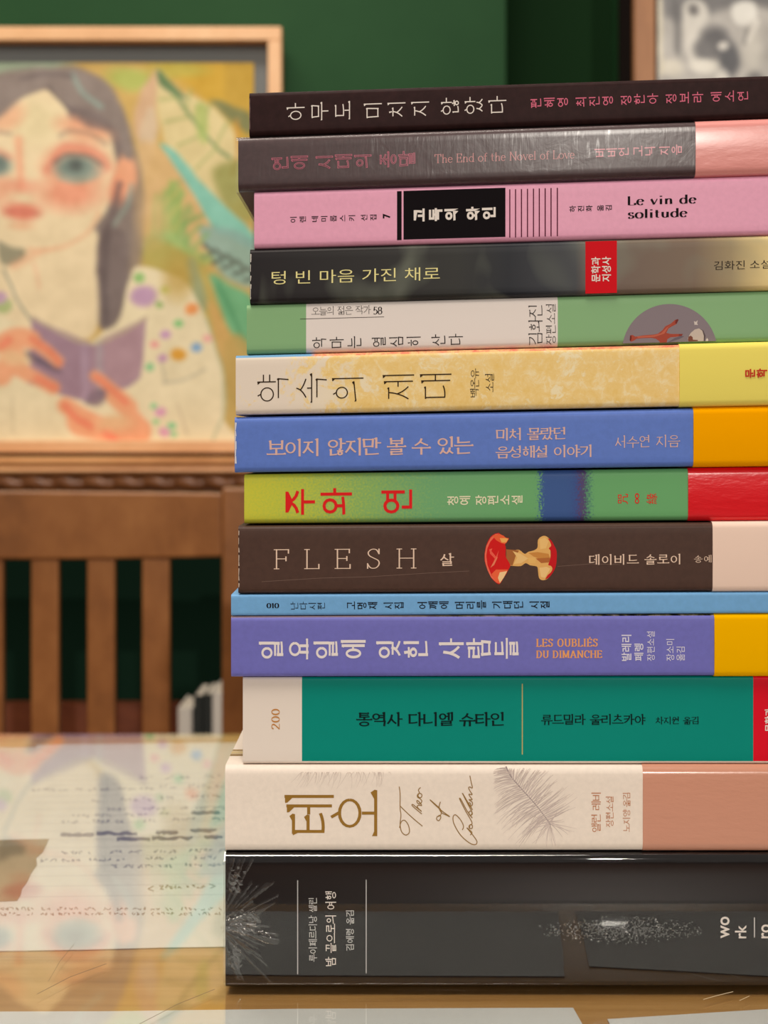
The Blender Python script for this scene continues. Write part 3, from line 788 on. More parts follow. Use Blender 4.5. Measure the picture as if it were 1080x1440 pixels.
for k in range(46):
    x, y = rr_.uniform(930, 1262), rr_.uniform(110, 214)
    pc.ell(x, y, rr_.uniform(6, 18), rr_.uniform(6, 18), rr_.choice([(228, 224, 214), (96, 94, 96), (160, 156, 152)]), 0.7, 0, 0.8)
for k in range(24):
    x, y = rr_.uniform(1085, 1262), rr_.uniform(20, 120)
    pc.ell(x, y, rr_.uniform(6, 16), rr_.uniform(8, 20), rr_.choice([(228, 224, 214), (96, 94, 96), (150, 146, 142)]), 0.7, 0, 0.8)
pc.grain(16)
pa = at(923, -200, gY + 0.006); pb = at(1270, 220, gY + 0.006)
MB().box((pa.x, gY + 0.0062, b.z + w_), (b.x - w_, WALL_Y - 0.0005, a.z - w_)).build('dark_mount', mat('dark_mount', (30, 26, 24), 0.6), root)
pc.mesh('photo_print', attr_mat('photo_paper', 0.35, 0.4), lambda x, y: at(x, y, gY + 0.006), root)
# ------------------------------------------------------------------ table with a glass sheet, papers under the glass
WOOD_Z = TABLE_Z - 0.0024
T_Y0, T_Y1 = -0.115, on_plane(200, 1030, TABLE_Z).y
root = empty('table', (0.0, (T_Y0 + T_Y1) / 2, 0.0))
tag(root, 'oak table carrying the book stack, its top covered by a glass sheet', 'table')
MB().box((-0.80, T_Y0, WOOD_Z - 0.028), (0.80, T_Y1, WOOD_Z)).build('tabletop', oak, root, bevel=0.002)
ap = MB(); z0, z1 = WOOD_Z - 0.10, WOOD_Z - 0.0282
ap.box((-0.70, T_Y0 + 0.05, z0), (0.70, T_Y0 + 0.07, z1)); ap.box((-0.70, T_Y1 - 0.07, z0), (0.70, T_Y1 - 0.05, z1))
ap.build('apron', oak, root)
for x in (-0.72, 0.67):
    for y in (T_Y0 + 0.03, T_Y1 - 0.08):
        MB().prism([(x, y), (x + 0.05, y), (x + 0.05, y + 0.05), (x, y + 0.05)], 0.0, z1, 'Z').build('leg', oak, root, bevel=0.002)

def two_sided_ior(m, fres, ior):
    g = N(m, 'ShaderNodeNewGeometry'); mr = N(m, 'ShaderNodeMapRange')
    mr.inputs[3].default_value = ior; mr.inputs[4].default_value = 1.0 / ior
    L(m, g.outputs['Backfacing'], mr.inputs[0]); L(m, mr.outputs[0], fres.inputs['IOR'])
glass = bpy.data.materials.new('clear_glass'); glass.use_nodes = True
nt = glass.node_tree; nt.nodes.clear()
out = N(glass, 'ShaderNodeOutputMaterial'); tr = N(glass, 'ShaderNodeBsdfTransparent'); gl = N(glass, 'ShaderNodeBsdfGlossy'); fz = N(glass, 'ShaderNodeFresnel'); mx = N(glass, 'ShaderNodeMixShader')
tr.inputs[0].default_value = (0.98, 0.985, 0.975, 1); gl.inputs['Roughness'].default_value = 0.012; gl.inputs['Color'].default_value = (1, 1, 1, 1)
two_sided_ior(glass, fz, 1.52)
L(glass, fz.outputs[0], mx.inputs[0]); L(glass, tr.outputs[0], mx.inputs[1]); L(glass, gl.outputs[0], mx.inputs[2]); L(glass, mx.outputs[0], out.inputs[0])
gl_o = MB().box((-0.79, T_Y0 + 0.002, TABLE_Z - 0.0014), (0.79, T_Y1 - 0.002, TABLE_Z)).build('glass_sheet', glass, loc=(0, 0.15, TABLE_Z - 0.0014))
tag(gl_o, 'clear glass sheet covering the oak table, mirroring the painting', 'glass sheet')

scr_d = mat('fine_dark_scratch', (120, 100, 76), 0.6); scr_l = mat('fine_pale_scratch', (226, 206, 170), 0.5)
for pts, m_ in (([(52, 1398), (98, 1374), (150, 1355)], scr_d), ([(196, 1440), (250, 1412), (302, 1391)], scr_d), ([(68, 1380), (84, 1352), (104, 1328)], scr_d), ([(989, 1405.5), (1008, 1400), (1031, 1394.5)], scr_l), ([(1040, 1407), (1054, 1400.5)], scr_l)):
    sm = MB(); zz_ = TABLE_Z + 0.00001
    for (x0, y0), (x1, y1) in zip(pts, pts[1:]):
        sm.poly([on_plane(x0, y0 + 0.35, zz_), on_plane(x1, y1 + 0.35, zz_), on_plane(x1, y1 - 0.35, zz_), on_plane(x0, y0 - 0.35, zz_)])
    sm.build('scratch', m_, gl_o)

paper_m = mat('white_paper', (222, 223, 222), 0.7, spec=0.2)
pv = mapped(paper_m, (1, 1, 1)); L(paper_m, ramp(paper_m, noise(paper_m, pv, 14, 4), [(0.3, (214, 215, 214)), (0.7, (227, 228, 228))]).outputs[0], bsdf(paper_m).inputs['Base Color'])
ink = mat('blue_grey_ink', (112, 120, 150), 0.7); ink_b = mat('brown_grey_ink', (140, 126, 118), 0.7); rule_m = mat('pale_grey_rule', (190, 190, 196), 0.7); heavy = mat('dark_blue_ink', (84, 96, 136), 0.7)

def sheet(name, px_pts, z, thick, m, label, cat, rough_edge=0.0, group=None, world_pts=None):
    pts = world_pts or [on_plane(x, y, z + thick) for x, y in px_pts]
    c = sum((Vector((p.x, p.y, 0)) for p in pts), Vector()) / len(pts)
    b = MB(); n = len(pts)
    b.poly([(p.x, p.y, z + thick) for p in pts]); b.poly([(p.x, p.y, z) for p in reversed(pts)])
    for i in range(n):
        p, q = pts[i], pts[(i + 1) % n]
        b.poly([(p.x, p.y, z), (q.x, q.y, z), (q.x, q.y, z + thick), (p.x, p.y, z + thick)])
    r = empty(name, (c.x, c.y, z)); tag(r, label, cat, group)
    b.build('paper', m, r)
    return r
under = sheet('paper_sheet', [(-330, 1052), (62, 1051), (40, 1337), (-420, 1339)], WOOD_Z + 0.0001, 0.0002, paper_m, 'blank white sheet under the glass at the left, beneath the handwritten sheet', 'paper')
letter = sheet('letter_sheet', [(52, 1047.5), (430, 1043), (520, 1327), (312, 1331), (230, 1332), (120, 1335), (20, 1336.5), (-75, 1338)], WOOD_Z + 0.00035, 0.0002, paper_m, 'large white sheet with upside-down blue handwriting under the glass beside the stack', 'paper')
LZ = WOOD_Z + 0.00055
ink_n = [0]
def ink_line(mb, pts, w, z):
    """pen line lying on the paper, w in photo pixels of height"""
    for (x0, y0), (x1, y1) in zip(pts, pts[1:]):
        d = math.hypot(x1 - x0, y1 - y0) or 1.0
        ink_n[0] = (ink_n[0] + 1) % 120; z_ = z + ink_n[0] * 3e-7
        nx, ny = -(y1 - y0) / d * w / 2, (x1 - x0) / d * w / 2
        mb.poly([on_plane(x0 + nx, y0 + ny, z_), on_plane(x1 + nx, y1 + ny, z_), on_plane(x1 - nx, y1 - ny, z_), on_plane(x0 - nx, y0 - ny, z_)])
wr_ = random.Random(3)
def scribble(mb, x0, x1, y, h=6, w=1.3, words=True, k0=0):
    x = x0; z = LZ + 0.00001
    while x < x1 - 4:
        n = wr_.randint(2, 5) if words else 3
        for c in range(n):
            if x > x1: break
            pts = []
            for t in range(wr_.randint(4, 6)):
                pts.append((x + wr_.uniform(0, 6.5), y + wr_.uniform(-h/2, h/2)))
            pts.sort(key=lambda p: p[0] + wr_.uniform(-3, 3))
            ink_line(mb, pts, w, z)
            x += 6.6
        x += wr_.uniform(4, 8)
rows_ = {}
for x0, x1, y in ((196, 216, 1093), (232, 262, 1093), (285, 313, 1091), (44, 92, 1111), (104, 148, 1110), (165, 210, 1109), (222, 244, 1107), (264, 313, 1105), (128, 150, 1125), (168, 208, 1124), (226, 243, 1122),
                  (268, 288, 1120), (298, 313, 1120), (150, 178, 1138), (200, 232, 1137), (254, 312, 1136), (100, 122, 1147), (134, 156, 1146), (176, 212, 1146), (224, 246, 1144), (86, 108, 1156), (128, 176, 1155), (200, 226, 1154), (242, 280, 1152), (298, 313, 1151),
                  (84, 128, 1199), (154, 196, 1198), (216, 244, 1197), (266, 313, 1196), (55, 108, 1210), (124, 174, 1209), (204, 248, 1207), (272, 313, 1206), (154, 236, 1218), (258, 313, 1216)):
    key = round(y / 4.0)
    scribble(rows_.setdefault(key, MB()), x0, x1, y, 5.5, 1.3)
for key in sorted(rows_): rows_[key].build('handwritten_line', ink, letter)
for x0, x1, y in ((86, 132, 1174), (136, 192, 1172), (220, 250, 1171), (268, 304, 1168), (164, 210, 1180), (214, 270, 1179), (288, 312, 1177), (270, 308, 1143)):
    hv = MB()
    for r in range(4):
        pts = [(x0 + (x1 - x0) * i / 9 + wr_.uniform(-1, 1), y + wr_.uniform(-2.6, 2.6)) for i in range(10)]
        ink_line(hv, pts, 2.6, LZ + 0.000012)
    hv.build('struck_out_word', heavy, letter)
bw = MB()
scribble(bw, 0, 313, 1278, 5, 1.2); scribble(bw, -4, 313, 1285, 5, 1.2)
for pts in ([(216, 1246), (208, 1250), (216, 1253)], [(294, 1243), (303, 1246), (296, 1249)]): ink_line(bw, pts, 1.5, LZ + 0.00001)
scribble(bw, 224, 288, 1247.5, 6.5, 1.5)
bw.build('note_text', ink_b, letter)
ru = MB()
for i in range(17):
    y = 1090 + 6.2 * i + 0.28 * i * i
    if y < 1262: ink_line(ru, [(70 - i * 5, y + 1), (316, y - 3)], 0.7, LZ + 0.000004)
ru.build('ruled_lines', rule_m, letter)

brown = mat('brown_print', (116, 92, 72), 0.45)
bv = mapped(brown, (1, 1, 1)); L(brown, ramp(brown, noise(brown, bv, 12, 5), [(0.25, (84, 62, 46)), (0.5, (124, 96, 72)), (0.78, (160, 134, 104))]).outputs[0], bsdf(brown).inputs['Base Color'])
scrap = sheet('paper_scrap', [(-170, 1184), (0, 1181), (69, 1179.5), (64, 1190), (60, 1198), (51, 1206), (52, 1216), (44, 1227), (38, 1240), (31, 1249), (29, 1258), (24, 1266), (0, 1267), (-190, 1272)], WOOD_Z + 0.0007, 0.0002, brown, 'torn brown paper scrap lying on the sheets under the glass', 'paper')
z = WOOD_Z + 0.00035
zc = z + 0.0002
c1, c2 = on_plane(806, 1417, zc), on_plane(819, 1440, zc)
dirv = (c2 - c1).normalized()
near = T_Y0 + 0.022
def down(p, d=Vector((0, -1, 0))): return p + d * ((near - p.y) / d.y)
sheet('paper_sheet', None, z, 0.0002, paper_m, 'white sheet under the glass right in front of the black wrapped book', 'paper', world_pts=[on_plane(-300, 1423.5, zc), on_plane(150, 1422, zc), on_plane(420, 1418.5, zc), c1, down(c1, dirv), down(on_plane(-300, 1423.5, zc))])
c3 = on_plane(854, 1433, zc)
sheet('paper_sheet', None, z, 0.0002, paper_m, 'white sheet under the glass at the right corner, slightly turned', 'paper', world_pts=[c3, on_plane(1080, 1419, zc), on_plane(1500, 1397, zc), down(on_plane(1500, 1397, zc)), down(c3, Vector((0.06, -1, 0)))])

# ------------------------------------------------------------------ wooden chair behind the table
cY = 1.15; T = 0.022
cs = ypx(cY)
root = empty('wooden_chair', (at(20, 0, cY).x, cY - 0.2, 0.0)); tag(root, 'brown slat-back wooden chair behind the table, below the painting', 'chair')
def slab(a, b, y0, y1): return MB().box((a.x, y0, b.z), (b.x, y1, a.z))
for xa, xb in ((-318, -273), (312.5, 357)):
    a, b = at(xa, 686, cY), at(xb, 686, cY)
    MB().box((a.x, cY - 0.006, 0.0), (b.x, cY + 0.032, a.z)).build('back_post', chair_wood, root, bevel=0.003)
a, b = at(-273, 691, cY), at(312.5, 788, cY)
rl = MB(); n = 16
for i in range(n):           # the rail bows back a little in its middle and its lower edge arches
    pass
prof_x = [a.x + (b.x - a.x) * i / n for i in range(n + 1)]
def bow(t): return 0.010 * (1 - (2 * t - 1) ** 2)
for i, x in enumerate(prof_x):
    t = i / n; yy = cY + bow(t); zt_ = a.z - 0.002 * abs(2*t-1); zb_ = b.z + 0.004 * abs(2 * t - 1) ** 2 * 0.9
    rl.v += [(x, yy, zt_), (x, yy, zb_), (x, yy + T, zb_), (x, yy + T, zt_)]
for i in range(n):
    k = 4 * i
    for p, q in ((0, 1), (1, 2), (2, 3), (3, 0)): rl.f.append((k + p, k + q, k + 4 + q, k + 4 + p)); rl.c.append(None); rl.mi.append(0)
rl.f += [(3, 2, 1, 0), (4*n, 4*n+1, 4*n+2, 4*n+3)]; rl.c += [None, None]; rl.mi += [0, 0]
rl.build('top_rail', chair_wood, root, bevel=0.003)
for xa in (-198, -119, -40, 39, 119, 197.5):
    p, q = at(xa, 790, cY), at(xa + 39.5, 790, cY)
    t = (xa + 20 + 273) / 585
    y = cY + bow(max(0, min(1, t))) + 0.004
    MB().box((p.x, y, 0.476), (q.x, y + 0.012, b.z + 0.004)).build('back_slat', chair_wood, root, bevel=0.002)
MB().box((at(-273, 0, cY).x, cY + 0.002, 0.45), (at(312.5, 0, cY).x, cY + 0.026, 0.4755)).build('lower_rail', chair_wood, root, bevel=0.002)
sx0, sx1 = at(-318, 0, cY).x - 0.01, at(357, 0, cY).x + 0.01
MB().box((sx0, cY - 0.40, 0.425), (sx1, cY - 0.0065, 0.4495)).build('seat', chair_wood, root, bevel=0.006)
for x in (sx0 + 0.015, sx1 - 0.055):
    MB().box((x, cY - 0.385, 0.0), (x + 0.04, cY - 0.345, 0.4245)).build('leg', chair_wood, root, bevel=0.003)

# ------------------------------------------------------------------ low bench by the wall with a few thin books standing on it
bY = 1.66
bz = 0.40
root = empty('low_bench', (at(200, 0, bY).x, bY + 0.12, 0.0)); tag(root, 'low dark wooden bench against the green wall behind the chair', 'bench')
MB().box((-0.95, bY - 0.03, bz - 0.03), (0.25, WALL_Y - 0.032, bz)).build('bench_top', dark_wood, root, bevel=0.003)
for x in (-0.92, 0.18):
    MB().box((x, bY - 0.02, 0.0), (x + 0.04, WALL_Y - 0.05, bz - 0.0302)).build('leg', dark_wood, root)
bs = ypx(bY)
white_c = mat('off_white_cover', (246, 238, 226), 0.6); dark_c = mat('charcoal_cover', (52, 56, 54), 0.5); page_m = mat('page_edges', (226, 214, 196), 0.85, spec=0.1)
pgv = mapped(page_m, (1, 40, 2200)); L(page_m, ramp(page_m, noise(page_m, pgv, 1.0, 2), [(0.3, (212, 198, 178)), (0.7, (232, 222, 206))]).outputs[0], bsdf(page_m).inputs['Base Color'])
for x0, x1, yt, m, lab in ((250, 270, 996, white_c, 'short off-white thin book upright by the chair post, shortest of its row'), (272, 285.5, 978, dark_c, 'charcoal thin book standing beside the short off-white one'),
                           (286, 297.5, 976, dark_c, 'charcoal thin book standing between another charcoal book and a white one'), (298.5, 313, 974, white_c, 'tall off-white thin book upright against the chair post')):
    a, b = at(x0, yt, bY), at(x1, yt, bY)
    r = empty('thin_book', ((a.x + b.x) / 2, bY + 0.05, bz)); tag(r, lab, 'book', 'thin books standing behind the chair')
    t = 0.0015; z1 = a.z
    MB().prism([(a.x, bY + 0.11), (a.x, bY + 0.002), (a.x + 0.002, bY), (b.x - 0.002, bY), (b.x, bY + 0.002), (b.x, bY + 0.11), (b.x - t, bY + 0.11), (b.x - t, bY + t + 0.001), (a.x + t, bY + t + 0.001), (a.x + t, bY + 0.11)], bz, z1, 'Z').build('cover', m, r)
    MB().box((a.x + t + 0.0002, bY + 0.004, bz + 0.002), (b.x - t - 0.0002, bY + 0.107, z1 - 0.002)).build('page_block', page_m, r)
# ------------------------------------------------------------------ the stack of books
# contact lines between the books: pixel rows at column 340 and at column 1080
LINES = [(129.3, 104.8), (191.5, 165.0), (269.5, 245.6), (350.0, 330.2), (428.0, 408.0), (498.3, 480.0), (585.0, 570.6), (666.0, 656.2),
         (738.5, 733.2), (836.3, 832.6), (866.0, 862.7), (953.6, 951.9), (1076.0, 1076.2), (1200.0, 1199.6), (1390.0, 1390.0)]
def row(i, px): a, b = LINES[i]; return a + (b - a) * (px - 340.0) / 740.0
def rowz(i, x):
    px = 540 + x / (DIST / F)
    return CAM_Z - (row(i, px) - HOR) * DIST / F

def u_profile(yF, D, t, r, z0, z1, bulge=0.0, ns=6):
    o = [(yF + D, z1)]
    for k in range(ns + 1):
        a = math.pi / 2 * k / ns
        o.append((yF + r - r * math.sin(a), z1 - r + r * math.cos(a)))
    for k in range(1, 8):
        u = k / 8
        o.append((yF - bulge * math.sin(math.pi * u), z1 - r + (z0 - z1 + 2 * r) * u))
    for k in range(ns + 1):
        a = math.pi / 2 * k / ns
        o.append((yF + r - r * math.cos(a), z0 + r - r * math.sin(a)))
    o.append((yF + D, z0))
    o += [(yF + D, z0 + t), (yF + r, z0 + t), (yF + t + 0.0002, z0 + r), (yF + t + 0.0002, z1 - r), (yF + r, z1 - t), (yF + D, z1 - t)]
    return o
def shell(xs, yF, D, t, r, zf0, zf1, bulge=0.0, out=0.0, jag=None):
    mb = MB(); n = None
    for x in xs:
        p = u_profile(yF - out, D + out, t, r, zf0(x) - out, zf1(x) + out, bulge)
        n = len(p)
        for y, z in p: mb.v.append((x, y, z))
    for s_ in range(len(xs) - 1):
        for i in range(n):
            j = (i + 1) % n
            mb.f.append((s_*n + i, s_*n + j, (s_+1)*n + j, (s_+1)*n + i)); mb.c.append(None); mb.mi.append(0)
    h = n - 6; k = (len(xs) - 1) * n          # end faces as strips between the outer and inner outline
    def cap(b, flip):
        quads = [(b + 0, b + 1, b + n - 2, b + n - 1)]
        m1 = list(range(1, h - 1))
        half = len(m1) // 2
        quads.append(tuple(b + i for i in m1[:8]) + (b + n - 3, b + n - 2))
        quads.append(tuple(b + i for i in m1[7:-7]) + (b + h + 2, b + h + 3))
        quads.append(tuple(b + i for i in m1[-8:]) + (b + h + 1, b + h + 2))
        quads.append((b + h - 2, b + h - 1, b + h, b + h + 1))
        for q in quads: mb.f.append(tuple(reversed(q)) if flip else q); mb.c.append(None); mb.mi.append(0)
    cap(0, False); cap(k, True)
    return mb

class Book: pass
BOOKS = []
def book(i, xl, yo, length, depth, m, label, r=0.0017, band=None, band_m=None, name='paperback_book'):
    b = Book(); b.i = i; b.Y = yo
    b.x0 = at(xl, 0, yo).x; b.x1 = b.x0 + length
    top = lambda x: rowz(i, x) - 0.00002
    bot = lambda x: rowz(i + 1, x) + 0.00002
    if i == 13: bot = lambda x: TABLE_Z + 0.00005
    xm = (b.x0 + b.x1) / 2
    b.root = empty(name, (xm, yo + depth / 2, bot(xm))); tag(b.root, label, 'book', 'books in the tall stack')
    inset = 0.00028 if band else 0.0
    topc = (lambda x: top(x) - inset); botc = (lambda x: bot(x) + inset)
    b.cover = shell([b.x0, b.x1], yo, depth, 0.0006, r, botc, topc).build('cover', m, b.root, smooth=32)
    pg = MB(); e = 0.0009
    for x in (b.x0 + 0.0003, b.x1 - 0.0003):
        pg.v += [(x, yo + 0.0018, botc(x) + e), (x, yo + depth - 0.0006, botc(x) + e), (x, yo + depth - 0.0006, topc(x) - e), (x, yo + 0.0018, topc(x) - e)]
    for q in ((0, 1, 5, 4), (1, 2, 6, 5), (2, 3, 7, 6), (3, 0, 4, 7), (3, 2, 1, 0), (4, 5, 6, 7)): pg.f.append(q); pg.c.append(None); pg.mi.append(0)
    pg.build('page_block', page_m, b.root)
    if band:
        bx = at(band, 0, yo).x
        o = shell([bx, b.x1 - 0.0005], yo, depth, 0.00018, r + 0.0004, lambda x: bot(x) + 0.00022, lambda x: top(x) - 0.00022, 0.00025, 0.0002).build('paper_band', band_m, b.root, smooth=32)
        b.band = o
    b.sl = ((LINES[i][1] - LINES[i][0]) / 740.0, (LINES[i + 1][1] - LINES[i + 1][0]) / 740.0)
    BOOKS.append(b)
    return b
def slope(b, y):
    t, q = LINES[b.i], LINES[b.i + 1]
    u = (y - (t[0] + t[1]) / 2) / ((q[0] + q[1]) / 2 - (t[0] + t[1]) / 2)
    return b.sl[0] + (b.sl[1] - b.sl[0]) * max(0.0, min(1.0, u))
PRINT = 0.00004
def lettering(b, name, text, mode, box, m, parent=None, lift=0.0, mb=None, **st):
    polys = layout(text, mode, st)
    q = bbox2(polys); x0, y0, x1, y1 = box
    xc, yc = (x0 + x1) / 2, (y0 + y1) / 2
    sl = st.get('slope', slope(b, yc))
    own = mb is None
    if own: mb = MB()
    for k, p in enumerate(polys):
        pts = []
        for x, y in p:
            X = x0 + (x - q[0]) / (q[2] - q[0]) * (x1 - x0)
            Yp = y1 - (y - q[1]) / (q[3] - q[1]) * (y1 - y0) + sl * (X - xc)
            pts.append(at(X, Yp, b.Y - PRINT - lift - 0.0000006 * (k % 61)))
        ar = sum(pts[i].x * pts[(i+1) % len(pts)].z - pts[(i+1) % len(pts)].x * pts[i].z for i in range(len(pts)))
        if ar < 0: pts.reverse()
        mb.poly(pts)
    if own: return mb.build(name, m, parent or b.root)
paint_m = attr_mat('printed_colour', 0.6, 0.06)
def decal(b, name, layers, m=None, lift=0.0):
    """flat printed shapes on a spine: [(pixel points, colour)] each a hair above the one before"""
    mb = MB()
    for k, (pts, col) in enumerate(layers):
        w = [at(x, y, b.Y - PRINT * 0.5 - lift - 0.0000025 * k) for x, y in pts]
        ar = sum(w[i].x * w[(i+1) % len(w)].z - w[(i+1) % len(w)].x * w[i].z for i in range(len(w)))
        if ar < 0: w.reverse()
        mb.poly(w, col)
    return mb.build(name, m or paint_m, b.root)
def rect(b, x0, y0, x1, y1, xc=None):
    xc = (x0 + x1) / 2 if xc is None else xc
    return [(x0, y0 + slope(b, y0) * (x0 - xc)), (x1, y0 + slope(b, y0) * (x1 - xc)), (x1, y1 + slope(b, y1) * (x1 - xc)), (x0, y1 + slope(b, y1) * (x0 - xc))]
def stroke_px(pts, w0, w1=None):
    """ribbon polygon around a pixel polyline, tapering from w0 to w1"""
    w1 = w0 if w1 is None else w1
    P_ = [Vector(p) for p in pts]; Lf, Rt = [], []
    for i, p in enumerate(P_):
        d = (P_[min(i+1, len(P_)-1)] - P_[max(i-1, 0)]).normalized(); w = (w0 + (w1 - w0) * i / (len(P_) - 1)) / 2
        Lf.append((p.x - d.y * w, p.y + d.x * w)); Rt.append((p.x + d.y * w, p.y - d.x * w))
    return [[Lf[i], Lf[i+1], Rt[i+1], Rt[i]] for i in range(len(P_) - 1)]

def worn_edge(b, x, y0, y1, w, col, seed):
    r_ = random.Random(seed); lay_ = []; y = y0
    while y < y1:
        h_ = r_.uniform(5, 12); ww = w * r_.uniform(0.5, 1.2)
        lay_.append(([(x, y), (x + ww, y + 0.5), (x + w * r_.uniform(0.4, 1.1), min(y1, y + h_)), (x, min(y1, y + h_))], col)); y += h_ * r_.choice((1, 1, 1, 1.5))
    mb = MB()
    for pts, c in lay_: mb.poly([at(px, py, b.Y - PRINT * 0.5) for px, py in pts], c)
    mb.build('worn_edge', paint_m, b.root)
# --- materials of covers, bands and prints
def cover_mat(name, rgb, rough=0.42, coat=0.0, grain=0.06, scale=600.0, spec=0.15):
    m = mat(name, rgb, rough, coat=coat, spec=spec)
    v = mapped(m, (1, 1, 1)); n = noise(m, v, scale, 3)
    c0 = tuple(max(0, k * (1 - grain)) for k in rgb); c1 = tuple(min(255, k * (1 + grain)) for k in rgb)
    L(m, ramp(m, n, [(0.3, c0), (0.7, c1)]).outputs[0], bsdf(m).inputs['Base Color'])
    bump(m, n, 0.05, 0.0003)
    return m
def band_mat(name, rgb, rough=0.28, coat=0.6, b=0.25, sc=500.0):
    m = mat(name, rgb, rough, coat=coat, spec=0.2 if coat else 0.0)
    bsdf(m).inputs['Coat Roughness'].default_value = 0.16
    v = mapped(m, (0.35, 1, 1)); n = noise(m, v, sc, 3)
    bump(m, n, b, 0.0003)
    return m
def letter_mat(name, rgb, rough=0.5, metal=0.0): return mat(name, rgb, rough, metal, spec=0.05)

K_dark = cover_mat('dark_brown_cover', (50, 32, 32), 0.45, 0.0, 0.08, 420, 0.05)
K_plum = cover_mat('hazy_plum_cover', (80, 62, 64), 0.5, 0.0, 0.05)  # grey haze of the plastic wrap is mixed into this colour
K_pink = cover_mat('orchid_pink_cover', (236, 168, 196), 0.4, 0.0, 0.015)
K_sky = cover_mat('sky_blue_cover', (116, 172, 222), 0.4, 0.0, 0.02)
K_flesh = cover_mat('brown_cover', (78, 56, 48), 0.42, 0.0, 0.04)
K_blue = cover_mat('cornflower_cover', (96, 126, 206), 0.4, 0.0, 0.02)
K_violet = cover_mat('violet_cover', (114, 113, 192), 0.42, 0.0, 0.02)
K_ivory = cover_mat('ivory_cover', (238, 224, 211), 0.45, 0.0, 0.015)
K_black = cover_mat('black_cover', (20, 17, 19), 0.6, 0.0, 0.06, 600, 0.05)

# foggy grey cover running from charcoal to taupe to pale yellow
def local_px(b_root_x, px): return (px - 540.0) / F * DIST - b_root_x

def wrap_mat(name, strength=0.5, ior=1.5, tint=0.0, streak=0.0, rough=0.07):
    m = bpy.data.materials.new(name); m.use_nodes = True; m.node_tree.nodes.clear()
    o_ = N(m, 'ShaderNodeOutputMaterial'); t_ = N(m, 'ShaderNodeBsdfTransparent'); g_ = N(m, 'ShaderNodeBsdfGlossy'); f_ = N(m, 'ShaderNodeFresnel'); x_ = N(m, 'ShaderNodeMixShader')
    g_.inputs['Roughness'].default_value = rough; two_sided_ior(m, f_, ior)
    v = mapped(m, (1, 1, 0.16)); n1 = noise(m, v, 900, 2, 0.5, 0.6)
    v2 = mapped(m, (1, 1, 1), rot=(0, 0.5, 0)); n2 = noise(m, v2, 130, 3, 0.5, 1.2)
    h = math_(m, 'ADD', math_(m, 'MULTIPLY', n1, 0.5), n2)
    bp = N(m, 'ShaderNodeBump'); bp.inputs['Strength'].default_value = strength; bp.inputs['Distance'].default_value = 0.0006
    L(m, h, bp.inputs['Height']); L(m, bp.outputs[0], g_.inputs['Normal']); L(m, bp.outputs[0], f_.inputs['Normal'])
    fac = math_(m, 'ADD', f_.outputs[0], tint)
    if streak:
        vs = mapped(m, (1, 1, 0.10)); ns_ = noise(m, vs, 1100, 2, 0.5, 0.8); vb = mapped(m, (1, 1, 1)); nb_ = noise(m, vb, 60, 3)
        st_ = math_(m, 'MULTIPLY', maprange(m, ns_, 0.56, 0.72), maprange(m, nb_, 0.45, 0.62))
        fac = math_(m, 'ADD', fac, math_(m, 'MULTIPLY', st_, streak))
        g_.inputs['Roughness'].default_value = 0.22
    L(m, fac, x_.inputs[0]); L(m, t_.outputs[0], x_.inputs[1]); L(m, g_.outputs[0], x_.inputs[2]); L(m, x_.outputs[0], o_.inputs[0])
    return m
wrap_soft = wrap_mat('plastic_wrap', 0.06, 1.35, 0.0, 0.038)
wrap_gloss = wrap_mat('tight_plastic_wrap', 0.010, 1.95, 0.0, 0.0, 0.025)
wrap_crumple = wrap_mat('crumpled_plastic_wrap', 0.25, 1.6, 0.03)

pinks = letter_mat('pink_print', (206, 110, 132)); white_p = letter_mat('white_print', (236, 226, 218)); black_p = letter_mat('black_print', (22, 16, 18))
maroon_p = letter_mat('maroon_print', (88, 22, 48)); yellow_p = letter_mat('pale_yellow_print', (240, 230, 160)); red_p = letter_mat('red_print', (226, 36, 38)); peach_p = letter_mat('peach_print', (226, 184, 172))
orange_p = letter_mat('orange_print', (236, 164, 104)); bronze_p = letter_mat('bronze_print', (196, 134, 70)); gold_p = letter_mat('gold_foil_print', (170, 128, 58), 0.38, 0.55); tan_p = letter_mat('tan_print', (190, 124, 84)); dark_p = letter_mat('dark_print', (36, 28, 26))
cream_p = letter_mat('cream_print', (236, 206, 184)); lilac_p = letter_mat('lilac_print', (226, 222, 236)); grey_p = letter_mat('grey_print', (206, 204, 202)); teal_dark_p = letter_mat('near_black_print', (14, 34, 34))

SER = dict(wv=0.085, wh=0.055, serif=0.09)
# 1 ---- dark brown book on top
b = book(0, 350.5, 0.0006, 0.205, 0.130, K_dark, 'dark brown slim paperback on top of the stack, thin cream title', band=None)
lettering(b, 'title_lettering', '아무도 미치지 않았다', 'V', (403, 139.5, 712, 165.5), white_p, adv=1.36, gap=0.36, wv=0.062, wh=0.062, serif=0.10, knob=1)
lettering(b, 'author_lettering', '편혜영 최진영 정한아 정보라 예소연', 'V', (746, 131.5, 1052, 147.5), letter_mat('rose_print', (222, 112, 138)), adv=1.3, gap=0.5, wv=0.095, wh=0.09, serif=0.05)
worn_edge(b, 350.9, 138, 182, 1.0, (150, 126, 116), 4)
